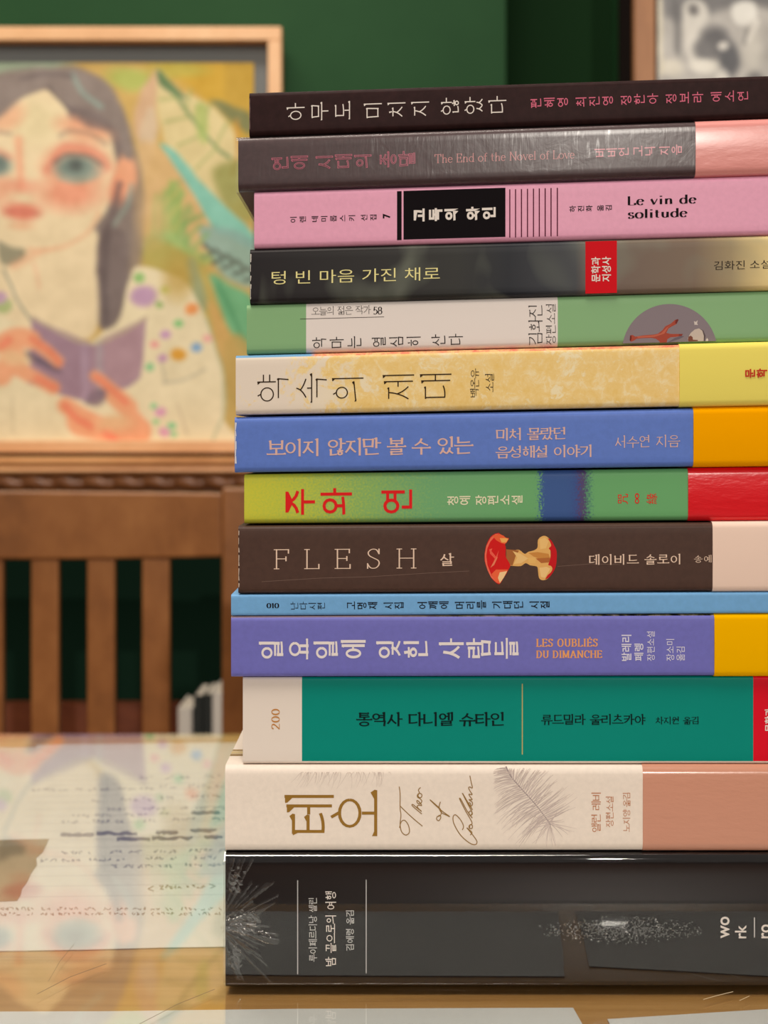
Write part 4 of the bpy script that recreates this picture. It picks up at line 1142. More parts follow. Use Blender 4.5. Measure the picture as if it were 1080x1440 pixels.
# 2 ---- wrapped plum book with a pink band
b = book(1, 335, 0.0, 0.198, 0.134, K_plum, 'grey-plum plastic-wrapped paperback with a salmon pink band at its foot', r=0.0022, band=978, band_m=band_mat('salmon_pink_band', (238, 158, 152), 0.3, 0.6, 0.4))
lettering(b, 'title_lettering', '연애 시대의 종말', 'V', (381.7, 214.7, 584, 237.5), pinks, adv=1.22, gap=0.36, wv=0.13, wh=0.11, serif=0.06)
lettering(b, 'title_lettering_fill', '연애 시대의 종말', 'V', (382.7, 215.6, 583, 236.6), K_plum, lift=0.00006, adv=1.22, gap=0.36, wv=0.045, wh=0.035)
lettering(b, 'original_title_lettering', 'The End of the Novel of Love', 'H', (611, 213.5, 808, 226.5), letter_mat('dusty_pink_print', (206, 140, 140)), wv=0.11, wh=0.06, serif=0.06, cx=1.06, track=0.05)
lettering(b, 'author_lettering', '비비언 고닉 지음', 'V', (835.8, 205, 959, 219.5), letter_mat('light_pink_print', (226, 150, 160)), adv=1.2, gap=0.26, wv=0.12, wh=0.1, serif=0.05)
wl_ = at(978, 0).x
w = shell([b.x0 - 0.0007, b.x0 + 0.004, wl_ - 0.004, wl_], b.Y, 0.134, 0.00005, 0.0021, lambda x: rowz(2, x) + 0.0002, lambda x: rowz(1, x) - 0.0002, 0.0, 0.00018).build('plastic_wrap', wrap_soft, b.root, smooth=32)
# 3 ---- orchid pink book
b = book(2, 357.5, 0.0008, 0.200, 0.130, K_pink, 'orchid pink paperback with a black title box and thin vertical lines')
decal(b, 'title_box', [(rect(b, 558.3, 268.8, 564.8, 337.6), (20, 12, 16)), (rect(b, 567.4, 266.2, 710.8, 335), (16, 10, 14))])
ln = MB(); lay = [(rect(b, x - 0.8, 265.2 - (x - 750) * 0.034, x + 0.8, 333.0 - (x - 750) * 0.03), (84, 20, 46)) for x in (716.9, 725, 733.3, 741.8, 750.2, 758.4, 766.7, 774.9, 783.8)]
decal(b, 'thin_lines', lay)
lettering(b, 'series_lettering', '이렌 네미롭스키 선집', 'V', (408, 302.6, 529.6, 311.6), black_p, adv=1.33, gap=0.42, font='sans', bold=0.008)
lettering(b, 'series_number', '7', 'V', (538.3, 300.3, 549, 307), black_p, font='sans', bold=0.035)
lettering(b, 'title_lettering', '고독의 와인', 'V', (581.8, 291.5, 697, 310.5), white_p, adv=1.18, gap=0.42, font='sans', bold=0.042, lift=0.00003)
lettering(b, 'translator_lettering', '하진화 옮김', 'V', (800.7, 288.3, 860.4, 297.2), black_p, adv=1.22, gap=0.42, font='sans', bold=0.012)
lettering(b, 'original_title_lettering', 'Le vin de', 'H', (882.8, 274.6, 979.7, 287.6), black_p, wv=0.25, wh=0.045, cx=1.3, track=0.12)
lettering(b, 'original_title_lettering', 'solitude', 'H', (882.8, 293.4, 967, 306.4), black_p, wv=0.25, wh=0.045, cx=1.3, track=0.1)
# 4 ---- foggy book
rx = at(351.5, 0).x + 0.1
K_fog = mat('foggy_photo_cover', (60, 58, 56), 0.4, spec=0.12)
xx = objx(K_fog)
vv = mapped(K_fog, (1, 1, 0.7)); nn1 = noise(K_fog, vv, 46, 2, 0.5, 0.5)
base = ramp(K_fog, maprange(K_fog, xx, local_px(rx, 351), local_px(rx, 1080)), [(0.0, (38, 34, 36)), (0.22, (46, 44, 44)), (0.40, (52, 52, 50)), (0.50, (40, 42, 48)), (0.63, (66, 68, 74)), (0.66, (112, 96, 88)), (0.86, (128, 110, 94)), (0.93, (164, 146, 112)), (1.0, (232, 208, 146))])
cl = mix(K_fog, maprange(K_fog, nn1, 0.5, 0.72, 0, 0.5), base.outputs[0], (134, 140, 124))
L(K_fog, cl, bsdf(K_fog).inputs['Base Color'])
b = book(3, 351.5, 0.0008, 0.200, 0.130, K_fog, 'foggy charcoal-to-taupe paperback with a pale yellow title and red label')
decal(b, 'publisher_label', [([(823.2, row(3, 823) + 2.5), (867.5, row(3, 867) + 2.5), (867.5, row(4, 867) - 2), (823.2, row(4, 823) - 2)], (214, 22, 34))])
lettering(b, 'title_lettering', '텅 빈 마음 가진 채로', 'H', (382, 378.3, 618.5, 397), yellow_p, font='sans', bold=-0.004)
lettering(b, 'publisher_lettering', '문학과', 'R', (831.5, 361.5, 844.3, 396.5), white_p, font='sans', bold=0.02, slope=-0.0, lift=0.00003)
lettering(b, 'publisher_lettering', '지성사', 'R', (846.5, 361.0, 859.2, 396), white_p, font='sans', bold=0.02, slope=-0.0, lift=0.00003)
lettering(b, 'author_lettering', '김화진 소설', 'H', (1004, 366.2, 1083, 378.6), dark_p, font='sans', bold=-0.004)
worn_edge(b, 351.9, 357, 421, 1.6, (206, 200, 192), 1)
# 5 ---- green and white book
rx = at(347, 0).x + 0.0975
K_gw = mat('green_and_white_cover', (140, 184, 132), 0.42, spec=0.12)
xx = objx(K_gw)
inw = math_(K_gw, 'MULTIPLY', math_(K_gw, 'GREATER_THAN', xx, local_px(rx, 430.8)), math_(K_gw, 'LESS_THAN', xx, local_px(rx, 786)))
L(K_gw, mix(K_gw, inw, (138, 182, 130), (236, 226, 220)), bsdf(K_gw).inputs['Base Color'])
b = book(4, 347, 0.0018, 0.195, 0.132, K_gw, 'sage green paperback with wide white title panel and a red claw in a grey circle')
lettering(b, 'series_lettering', '오늘의 젊은 작가', 'H', (438, 430.3, 521.7, 442.6), dark_p, adv=0.93, gap=0.35, wv=0.06, wh=0.045, serif=0.06)
lettering(b, 'series_number', '58', 'H', (525, 431.2, 537.7, 442), dark_p, wv=0.14, wh=0.06)
decal(b, 'underline', [(rect(b, 422, 446.7, 540, 447.5), (60, 50, 46))])
lettering(b, 'title_lettering', '악마는 열심히 산다', 'V', (439, 471.5, 651, 488.2), dark_p, adv=1.28, gap=0.55, wv=0.075, wh=0.07, serif=0.06)
lettering(b, 'author_lettering', '김화진', 'R', (743, 429.2, 763, 485), dark_p, adv=0.95, wv=0.06, wh=0.05, serif=0.08, slope=0)
lettering(b, 'author_lettering', '장편소설', 'R', (767.6, 427.6, 781.6, 484.6), dark_p, adv=1.0, wv=0.065, wh=0.05, serif=0.08, slope=0)
cx_, cy_, r_ = 941.8, 494.5, 67.0
circ = []
for k in range(61):
    a = math.pi * k / 60
    x, y = cx_ + r_ * math.cos(a), cy_ - r_ * math.sin(a)
    circ.append((x, min(y, row(5, x) - 2.2)))
def q_(pts, s=6.75, ox=860, oy=410): return [(ox + x / s, oy + y / s) for x, y in pts]
art = [(circ, (140, 128, 134))]
art.append((q_([(560, 478), (520, 490), (600, 440), (660, 420), (690, 426), (640, 452)]), (112, 102, 112)))
art.append((q_([(176, 416), (200, 412), (226, 428), (300, 416), (400, 408), (440, 400), (484, 366), (510, 330), (560, 306), (604, 268), (628, 262), (634, 272), (614, 310), (570, 332), (540, 350), (520, 392), (560, 402), (640, 402), (676, 404), (668, 420), (610, 430), (560, 434), (530, 452), (524, 482), (460, 486), (452, 470), (420, 448), (380, 440), (300, 442), (238, 448), (212, 466), (184, 476), (174, 460), (180, 440)]), (170, 78, 62)))
art.append((q_([(176, 418), (188, 416), (190, 444), (182, 474), (172, 462)]), (110, 44, 36)))
art.append((q_([(240, 426), (400, 414), (470, 396), (520, 346), (600, 290), (540, 336), (500, 400), (410, 430), (250, 440)]), (196, 104, 82)))
art.append((q_([(608, 268), (630, 260), (636, 270), (618, 306), (604, 300)]), (120, 52, 48))); art.append((q_([(640, 402), (678, 402), (664, 422), (636, 422)]), (140, 62, 54)))
art.append((q_([(770, 372), (830, 352), (872, 370), (892, 420), (884, 470), (860, 472), (840, 400)]), (96, 82, 84)))
art.append((q_([(724, 440), (752, 392), (790, 360), (830, 350), (862, 372), (876, 420), (874, 470), (736, 474), (722, 460)]), (206, 190, 178)))
art.append((q_([(730, 428), (752, 418), (770, 432), (772, 456), (820, 460), (820, 470), (734, 474), (724, 458)]), (130, 80, 66)))
art.append((q_([(782, 280), (800, 288), (818, 272), (812, 300), (820, 318), (798, 314), (788, 318)]), (214, 202, 196))); art.append((q_([(898, 452), (908, 440), (918, 458), (916, 470), (894, 470)]), (220, 208, 198)))
decal(b, 'cover_picture', art)
# 6 ---- ochre watercolour book with a yellow band
rx = at(331.5, 0).x + 0.102
K_och = mat('ochre_watercolour_cover', (232, 196, 116), 0.45, spec=0.12)
xx = objx(K_och); vv = mapped(K_och, (1, 1, 1)); n_a = noise(K_och, vv, 85, 6, 0.7, 0.8); n_b = noise(K_och, vv, 330, 5, 0.7, 0.5)
cov = maprange(K_och, xx, local_px(rx, 335), local_px(rx, 520), -0.16, 0.115)
mm_ = math_(K_och, 'ADD', math_(K_och, 'ADD', n_a, math_(K_och, 'MULTIPLY', math_(K_och, 'SUBTRACT', n_b, 0.5), 0.45)), cov)
washed = ramp(K_och, n_b, [(0.3, (240, 202, 118)), (0.52, (244, 212, 142)), (0.68, (248, 228, 180))])
paper_c = mix(K_och, maprange(K_och, xx, local_px(rx, 400), local_px(rx, 560)), (236, 222, 206), (246, 230, 188))
spine_c = mix(K_och, maprange(K_och, mm_, 0.47, 0.55), paper_c, washed.outputs[0])
def top_facing(m, lo=0.45, hi=0.6):
    g = N(m, 'ShaderNodeNewGeometry'); s_ = N(m, 'ShaderNodeSeparateXYZ'); L(m, g.outputs['Normal'], s_.inputs[0])
    return maprange(m, s_.outputs[2], lo, hi)
front_c = mix(K_och, maprange(K_och, xx, local_px(rx, 436), local_px(rx, 444)), (112, 164, 206), ramp(K_och, n_b, [(0.4, (226, 124, 100)), (0.6, (238, 190, 130))]).outputs[0])
L(K_och, mix(K_och, top_facing(K_och), spine_c, front_c), bsdf(K_och).inputs['Base Color'])
b = book(5, 331.5, 0.0002, 0.204, 0.136, K_och, 'ochre watercolour paperback with thin black title and plain yellow band', band=955.5, band_m=band_mat('lemon_band', (242, 226, 112), 0.42, 0.0, 0.06))
thin = dict(wv=0.04, wh=0.04, serif=0.085, knob=1)
lettering(b, 'title_lettering', '약속의 제대', 'V', (361.8, 523.5, 634.9, 565), letter_mat('sepia_print', (52, 36, 20)), adv=1.2, gap=0.43, **thin)
lettering(b, 'author_lettering', '백온유', 'R', (661, 518.2, 673.6, 559), dark_p, adv=1.0, wv=0.08, wh=0.06, serif=0.08, slope=0)
lettering(b, 'author_lettering', '소설', 'R', (682, 525.6, 694.7, 551.3), dark_p, adv=1.0, wv=0.08, wh=0.06, serif=0.08, slope=0)
lettering(b, 'band_lettering', '문학', 'V', (1048, 518.4, 1079, 531), letter_mat('brick_red_print', (200, 58, 40)), parent=b.band, font='sans', bold=0.03, adv=1.12, lift=0.0006)
# 7 ---- cornflower blue book with an amber band
b = book(6, 330, 0.0005, 0.203, 0.135, K_blue, 'cornflower blue paperback with pinkish title and amber orange band', band=975, band_m=band_mat('amber_band', (252, 170, 0), 0.45, 0.0, 0.05))
S7 = dict(adv=0.95, gap=0.38, wv=0.115, wh=0.075, serif=0.10)
lettering(b, 'title_lettering', '보이지 않지만 볼 수 있는', 'H', (375, 615.3, 666, 640.6), peach_p, **S7)
lettering(b, 'subtitle_lettering', '미처 몰랐던', 'H', (697, 601.2, 795, 619), peach_p, **S7)
lettering(b, 'subtitle_lettering', '음성해설 이야기', 'H', (697, 626, 831.6, 644), peach_p, **S7)
lettering(b, 'author_lettering', '서수연 지음', 'H', (865, 611.6, 956.5, 629.6), peach_p, adv=1.0, gap=0.4, wv=0.08, wh=0.055, serif=0.08)
worn_edge(b, 330.4, 594, 657, 2.2, (226, 222, 222), 2)
# 8 ---- lime to green grainy book with a red band
rx = at(343.5, 0).x + 0.099
K_lime = mat('lime_green_grainy_cover', (130, 180, 110), 0.42, spec=0.12)
xx = objx(K_lime); vv = mapped(K_lime, (1, 1, 1)); ng = noise(K_lime, vv, 1500, 2, 0.6)
fx = maprange(K_lime, xx, local_px(rx, 343), local_px(rx, 1080))
fg = math_(K_lime, 'ADD', fx, math_(K_lime, 'MULTIPLY', math_(K_lime, 'SUBTRACT', ng, 0.5), 0.34))
gr = ramp(K_lime, fg, [(0.0, (206, 204, 66)), (0.10, (190, 200, 74)), (0.22, (146, 184, 100)), (0.36, (114, 172, 118)), (0.6, (108, 172, 112))])
fg2 = math_(K_lime, 'ADD', fx, math_(K_lime, 'MULTIPLY', math_(K_lime, 'SUBTRACT', ng, 0.5), 0.05))
def P8(px): return (px - 343) / 737.0
bl = ramp(K_lime, fg2, [(0.0, (0, 0, 0)), (P8(758), (0, 0, 0)), (P8(764), (255, 255, 255)), (P8(824), (255, 255, 255)), (P8(836), (0, 0, 0))])
bc = ramp(K_lime, fg2, [(P8(800), (62, 92, 150)), (P8(812), (62, 86, 146)), (P8(820), (90, 66, 110)), (P8(830), (66, 110, 116))])
L(K_lime, mix(K_lime, bl.outputs[0], gr.outputs[0], bc.outputs[0]), bsdf(K_lime).inputs['Base Color'])
b = book(7, 343.5, 0.0018, 0.198, 0.132, K_lime, 'lime and green grainy paperback with bold red title and glossy red band', band=967.5, band_m=band_mat('scarlet_band', (226, 16, 30), 0.25, 0.7, 0.5))
lettering(b, 'title_lettering', '주와 연', 'V', (401.4, 686.2, 579.6, 723.8), red_p, font='sans', bold=0.01, adv=1.13, gap=0.73)
lettering(b, 'author_lettering', '청예 장편소설', 'V', (629, 696.2, 734.7, 710.2), letter_mat('pale_lime_print', (236, 230, 196)), font='sans', bold=0.012, adv=1.06, gap=0.34)
lettering(b, 'emblem_lettering', '咒', 'V', (869, 694.4, 883.4, 708.8), red_p, font='sans'); lettering(b, 'emblem_lettering', '∞', 'V', (892.8, 693.6, 898.9, 708.2), red_p, font='sans'); lettering(b, 'emblem_lettering', '緣', 'V', (909, 693.8, 924, 708.6), red_p, font='sans')
# 9 ---- dark brown book with the apple core
b = book(8, 335, 0.0, 0.206, 0.138, K_flesh, 'dark brown paperback with an apple core picture and a pale pink band', r=0.0015, band=1002, band_m=band_mat('pale_pink_band', (242, 214, 198), 0.42, 0.0, 0.05))
lettering(b, 'title_lettering', 'FLESH', 'H', (385, 771.8, 585.6, 800), cream_p, wv=0.055, wh=0.04, serif=0.09, cx=1.05, track=0.62)
lettering(b, 'title_lettering', '살', 'H', (619, 777.8, 638.5, 796), cream_p, wv=0.11, wh=0.08, serif=0.1)
lettering(b, 'author_lettering', '데이비드 솔로이', 'H', (828, 779.0, 956.5, 794.2), cream_p, adv=1.1, gap=0.42, wv=0.11, wh=0.075, serif=0.09)
lettering(b, 'translator_lettering', '송예', 'H', (976, 780.4, 1000.4, 791.2), cream_p, adv=1.15, wv=0.085, wh=0.06, serif=0.06)
def a_(pts): return q_(pts, 7.714, 660, 740)
core = [(a_(smooth_([(400, 250), (470, 262), (540, 256), (600, 300), (640, 278), (700, 262), (740, 230), (744, 150), (790, 108), (840, 112), (890, 170), (880, 260), (890, 420), (900, 470), (860, 560), (800, 586), (756, 560), (744, 470), (730, 436), (660, 424), (610, 400), (560, 432), (470, 430), (400, 420)], 3)), (232, 178, 104)),
        (a_([(400, 250), (540, 262), (500, 330), (470, 425), (400, 420)]), (168, 104, 58)), (a_([(470, 270), (560, 300), (640, 350), (560, 400), (480, 410), (520, 340)]), (240, 196, 128)),
        (a_([(640, 290), (740, 280), (860, 300), (880, 360), (800, 370), (700, 330)]), (206, 140, 70)), (a_([(720, 350), (870, 340), (890, 390), (780, 400)]), (182, 108, 58)), (a_([(640, 340), (720, 336), (720, 400), (640, 400)]), (236, 186, 108)),
        (a_([(760, 140), (820, 124), (860, 160), (830, 240), (770, 250)]), (240, 194, 122)), (a_([(760, 450), (840, 440), (880, 460), (820, 560), (776, 550)]), (242, 200, 134)),
        (a_(smooth_([(850, 130), (886, 150), (926, 220), (948, 280), (944, 400), (920, 480), (870, 550), (824, 576), (850, 530), (884, 500), (902, 460), (884, 430), (856, 420), (870, 380), (880, 330), (884, 270), (862, 240), (888, 212), (876, 170)], 3)), (200, 32, 38)),
        (a_(smooth_([(320, 72), (350, 96), (370, 100), (396, 124), (430, 132), (404, 178), (388, 196), (396, 240), (396, 330), (430, 390), (444, 430), (420, 480), (398, 520), (372, 560), (330, 626), (290, 612), (240, 560), (200, 480), (168, 380), (166, 300), (186, 200), (230, 116), (280, 80)], 3)), (214, 34, 34)),
        (a_([(186, 210), (232, 124), (282, 86), (320, 80), (280, 110), (226, 170), (196, 240), (184, 320), (196, 420), (240, 530), (300, 600), (330, 622), (290, 608), (236, 556), (198, 478), (170, 380), (168, 300)]), (240, 110, 86)),
        (a_([(250, 100), (330, 84), (370, 104), (396, 126), (426, 134), (402, 176), (384, 194), (340, 180), (290, 150)]), (238, 100, 60)), (a_([(330, 130), (396, 128), (424, 136), (400, 176), (350, 176)]), (244, 176, 96)),
        (a_([(240, 520), (290, 470), (420, 470), (398, 518), (372, 560), (330, 622), (286, 600)]), (240, 104, 66)), (a_([(330, 500), (410, 486), (372, 560), (332, 616), (310, 560)]), (246, 206, 150)),
        (a_([(216, 250), (250, 240), (240, 270), (290, 330), (320, 260), (300, 350), (250, 420), (276, 350), (226, 300)]), (240, 96, 78)), (a_([(300, 330), (306, 340), (270, 420), (230, 450), (250, 410)]), (236, 130, 96))]
decal(b, 'apple_core_picture', core)
scuff = letter_mat('scuff', (120, 96, 86))
for line_ in ([(368, 818), (450, 813), (520, 811), (600, 806), (660, 803)], [(784, 796.5), (830, 793), (872, 794)]):
    scr = MB()
    for p in stroke_px(line_, 0.7): scr.poly([at(x, y, b.Y - PRINT) for x, y in p])
    scr.build('scuff_line', scuff, b.root)
worn_edge(b, 335.4, 746, 826, 1.3, (206, 186, 170), 3)
# 10 ---- thin sky blue book
b = book(9, 325, 0.0001, 0.196, 0.128, K_sky, 'thin sky blue book between the brown apple-core book and the violet one', r=0.0008)
SK10 = dict(adv=1.22, gap=0.55, wv=0.125, wh=0.095, serif=0.07)
lettering(b, 'series_number', '010', 'H', (374.7, 848, 392.6, 855.2), black_p, wv=0.2, wh=0.06, serif=0.04)
lettering(b, 'series_lettering', '난다시편', 'V', (408.6, 846.2, 457, 857.2), black_p, **dict(SK10, wv=0.09, wh=0.075))
lettering(b, 'author_lettering', '고명재 시집', 'V', (487.8, 845.6, 567.8, 856.8), black_p, **SK10)
lettering(b, 'title_lettering', '어깨에 머리를 기대던 시절', 'V', (587, 844.2, 773, 856.4), black_p, **SK10)
# 11 ---- violet book with a mustard band
vv = mapped(K_violet, (1, 1, 1)); nv_ = noise(K_violet, vv, 240, 4, 0.7)
art_c = mix(K_violet, maprange(K_violet, objx(K_violet), -0.06, -0.03), (226, 190, 190), ramp(K_violet, nv_, [(0.4, (50, 44, 40)), (0.5, (150, 140, 90)), (0.62, (220, 190, 190))]).outputs[0])
body_c = bsdf(K_violet).inputs['Base Color'].links[0].from_socket
L(K_violet, mix(K_violet, top_facing(K_violet, 0.75, 0.85), body_c, art_c), bsdf(K_violet).inputs['Base Color'])
b = book(10, 325, 0.0, 0.207, 0.136, K_violet, 'violet paperback with large white title and mustard yellow band', r=0.0014, band=1004.5, band_m=band_mat('mustard_band', (246, 182, 0), 0.45, 0.0, 0.05))
lettering(b, 'title_lettering', '일요일에 잊힌 사람들', 'V', (364, 897.3, 729.3, 927), letter_mat('white_title_print', (236, 226, 224)), adv=1.22, gap=0.36, wv=0.145, wh=0.085, serif=0.04)
lettering(b, 'original_title_lettering', 'LES OUBLIÉS', 'H', (754, 895.4, 840.6, 909.6), orange_p, wv=0.2, wh=0.09, serif=0.06, cx=0.95, track=0.14)
lettering(b, 'original_title_lettering', 'DU DIMANCHE', 'H', (754, 914.6, 847, 925.4), orange_p, wv=0.2, wh=0.09, serif=0.06, cx=0.95, track=0.12)
for t, bx in (('발레리', (874, 892.7, 888, 929.4)), ('페렝', (892, 905, 904.8, 929.4)), ('장편소설', (909.7, 887.8, 920.8, 929.4)), ('장소미', (936.9, 898.8, 948.2, 929.4)), ('옮김', (951.2, 909.5, 962.9, 929.4))):
    lettering(b, 'author_lettering' if bx[0] < 930 else 'translator_lettering', t, 'R', bx, lilac_p, font='sans', bold=0.014 if bx[0] < 905 else 0.0, slope=0)
# 12 ---- teal book, white head, red foot
rx = at(341.5, 0).x + 0.1025
K_teal = mat('teal_white_and_red_cover', (0, 138, 126), 0.42, spec=0.12)
xx = objx(K_teal); zz = objx(K_teal, 2)
w1 = math_(K_teal, 'LESS_THAN', xx, local_px(rx, 425)); r1 = math_(K_teal, 'GREATER_THAN', xx, local_px(rx, 1062.5))
w2 = math_(K_teal, 'LESS_THAN', zz, 0.0008)
c_ = mix(K_teal, r1, (0, 138, 124), (222, 14, 40)); c_ = mix(K_teal, math_(K_teal, 'MAXIMUM', w1, w2), c_, (234, 221, 210))
L(K_teal, c_, bsdf(K_teal).inputs['Base Color'])
b = book(11, 341.5, 0.0021, 0.205, 0.134, K_teal, 'thick teal paperback with a white head marked 200 and a red foot', r=0.0010)
lettering(b, 'series_number', '200', 'R', (381.6, 996.8, 393.4, 1025.8), bronze_p, wv=0.15, wh=0.08, serif=0, cx=1.05, track=0.1, slope=0)
lettering(b, 'title_lettering', '통역사 다니엘 슈타인', 'H', (500.8, 1001.2, 708.5, 1021.6), teal_dark_p, adv=0.98, gap=0.38, wv=0.135, wh=0.09, serif=0.10)
decal(b, 'gold_rule', [(rect(b, 733.8, 961.5, 735.2, 1061), (196, 176, 110))])
lettering(b, 'author_lettering', '류드밀라 울리츠카야', 'H', (761, 1004, 907.8, 1019.6), teal_dark_p, adv=1.0, gap=0.4, wv=0.125, wh=0.085, serif=0.09)
lettering(b, 'translator_lettering', '차지원 옮김', 'H', (921.8, 1007.6, 982.6, 1018.8), teal_dark_p, adv=1.0, gap=0.4, wv=0.115, wh=0.08, serif=0.07)
lettering(b, 'publisher_lettering', '문학과', 'R', (1075.4, 996, 1087.4, 1029), white_p, font='sans', bold=0.02, slope=0); lettering(b, 'publisher_lettering', '지성사', 'R', (1090, 996, 1102, 1029), white_p, font='sans', bold=0.02, slope=0)
# 13 ---- ivory book with feather, brown-pink band
b = book(12, 316.5, 0.0004, 0.210, 0.137, K_ivory, 'thick ivory paperback with gold title, grey feather and a dusty rose band', r=0.0026, band=904, band_m=band_mat('dusty_rose_band', (206, 146, 122), 0.26, 0.7, 0.4))
lettering(b, 'title_lettering', '테오', 'V', (400, 1110.5, 530.5, 1176), gold_p, adv=1.02, wv=0.066, wh=0.066, serif=0.15, knob=1, slope=0)
for t, bx, wv in (('앨런 레비', (831.6, 1114.7, 845, 1170), 0.09), ('장편소설', (851.8, 1120, 862.8, 1163.3), 0.085), ('노지양 옮김', (875.7, 1114.7, 886.6, 1170), 0.085)):
    lettering(b, 'author_lettering' if bx[0] < 870 else 'translator_lettering', t, 'R', bx, tan_p, adv=0.98, gap=0.3, wv=wv, wh=0.07, serif=0.06, slope=0)
def c7(pts): return smooth_([(400 + x / 3.375, 1070 + y / 3.375) for x, y in pts], 5)
scripts = [[(545, 122), (549, 160), (549, 225), (553, 258), (549, 300), (556, 336), (576, 352), (593, 338), (588, 305), (570, 282), (554, 290), (546, 318)], [(549, 214), (575, 240), (612, 274), (655, 310)],
           [(652, 252), (628, 232), (606, 212), (610, 207), (630, 224), (651, 240), (636, 226), (630, 216), (638, 210), (651, 212), (644, 200), (632, 188), (628, 192), (634, 202), (646, 202), (652, 190), (644, 180), (632, 172), (632, 160), (642, 154), (652, 160), (650, 172), (640, 174), (634, 164), (640, 150), (636, 138), (646, 126)],
           [(726, 262), (722, 276), (732, 284), (742, 270), (738, 258), (728, 264), (742, 256), (742, 232), (716, 206), (690, 184), (712, 206), (748, 238), (784, 264), (770, 258), (744, 244), (734, 220), (740, 194)],
           [(844, 328), (850, 310), (836, 280), (812, 256), (800, 268), (806, 302), (836, 352), (876, 388), (904, 398), (914, 384), (900, 360), (876, 330), (866, 318), (876, 326), (890, 340), (882, 352)],
           [(878, 322), (876, 310), (884, 302), (892, 308), (890, 320), (880, 320), (880, 306), (890, 292), (858, 234), (832, 182), (838, 184), (866, 236), (891, 270), (884, 262), (876, 252), (878, 240), (888, 240), (892, 252), (884, 258), (890, 244), (866, 196), (844, 152), (868, 192), (892, 232), (884, 218), (874, 206), (878, 198), (884, 206), (880, 216), (891, 210), (891, 196), (876, 184), (891, 184), (880, 168), (876, 158), (891, 160), (880, 142), (874, 128), (880, 124), (892, 128), (886, 100), (880, 70)]]
sc = MB()
for k, s_ in enumerate(scripts):
    for i, p in enumerate(stroke_px(c7(s_), 1.25)):
        w = [at(x, y, b.Y - PRINT - 0.0000006 * (i % 40 + k * 3)) for x, y in p]
        ar = sum(w[j].x * w[(j+1) % 4].z - w[(j+1) % 4].x * w[j].z for j in range(4))
        if ar < 0: w.reverse()
        sc.poly(w)
sc.build('script_lettering', letter_mat('gold_script_print', (160, 124, 70), 0.4, 0.4), b.root)
fe = []; frn = random.Random(5)
def q8(x, y): return (690 + x / 5.143, 1070 + y / 5.143)
quill = smooth_([(110, 40), (150, 116), (230, 210), (320, 310), (390, 400), (434, 462)], 8)
barbs = []
for k in range(230):
    t = (k + frn.random()) / 230; i = min(len(quill) - 2, int(t * (len(quill) - 1))); x, y = quill[i]
    side = 1 if k % 2 else -1
    j_ = frn.gauss(0, 7)
    if t > 0.88:
        a0 = math.radians(frn.uniform(-50, 200)); Lb = frn.uniform(70, 200); bend = frn.uniform(-0.3, 0.3)
    elif side > 0:
        a0 = math.radians(-102 + 92 * t + j_); Lb = (150 + 130 * min(1, t * 2.2)) * frn.uniform(0.5, 1.0); bend = 0.35 - 0.5 * t
    else:
        a0 = math.radians(196 - 62 * t + j_); Lb = (110 + 210 * min(1, t * 2.0)) * frn.uniform(0.5, 1.0); bend = -0.35 + 0.2 * t
    pts = []
    for j in range(8):
        u = j / 7; aa = a0 + bend * u
        px, py = x + Lb * u * math.cos(aa), y + Lb * u * math.sin(aa)
        if px < 16 or py < 50 or py > 628: break
        pts.append(q8(px, py))
    if len(pts) > 2: barbs.append(pts)
for pts in barbs:
    g = frn.randint(0, 20)
    for p in stroke_px(pts, 1.15, 0.3): fe.append((p, (204 + g - 8, 187 + g - 8, 180 + g - 8)))
for p in stroke_px([q8(x, y) for x, y in quill], 2.0, 0.9): fe.append((p, (168, 152, 150)))
for k in range(60):
    x = frn.uniform(20, 440); y0 = 26 + frn.uniform(0, 16); Lb = frn.uniform(30, 110) * (1 if x > 240 else 0.9)
    a0 = math.radians(frn.uniform(60, 110) - (x - 250) * 0.06)
    pts = [(416 + (x + Lb * u * math.cos(a0 + 0.3 * u)) / 3.375, 1072 + (y0 + Lb * u * math.sin(a0)) / 3.375) for u in [j / 5 for j in range(6)]]
    pts = [(px, max(1086, py)) for px, py in pts]
    for p in stroke_px(pts, 0.7, 0.2): fe.append((p, (212, 196, 186)))
def decal_flat(b, name, layers):
    mb = MB()
    for k, (pts, col) in enumerate(layers):
        w = [at(x, y, b.Y - PRINT * 0.3 - 0.0000004 * (k % 90)) for x, y in pts]
        ar = sum(w[i].x * w[(i+1) % len(w)].z - w[(i+1) % len(w)].x * w[i].z for i in range(len(w)))
        if ar < 0: w.reverse()
        mb.poly(w, col)
    return mb.build(name, paint_m, b.root)
decal_flat(b, 'feather_picture', fe)
tp = MB(); zt = rowz(12, b.x0) - 0.00027      # printed beige lines across the front cover, seen past the shorter book above
for y0, y1, col in ((1063, 1060.5, (150, 124, 84)), (1060, 1056.5, (206, 184, 140)), (1056, 1054, (164, 138, 96))):
    p0, p1 = on_plane(324, y0, zt), on_plane(324, y1, zt)
    zl = lambda x: rowz(12, x) - 0.00028 + 0.00004
    tp.poly([(b.x0, p0.y, zl(b.x0)), (b.x1 - 0.06, p0.y, zl(b.x1 - 0.06)), (b.x1 - 0.06, p1.y, zl(b.x1 - 0.06)), (b.x0, p1.y, zl(b.x0))], col)
tp.build('cover_stripe', paint_m, b.root)
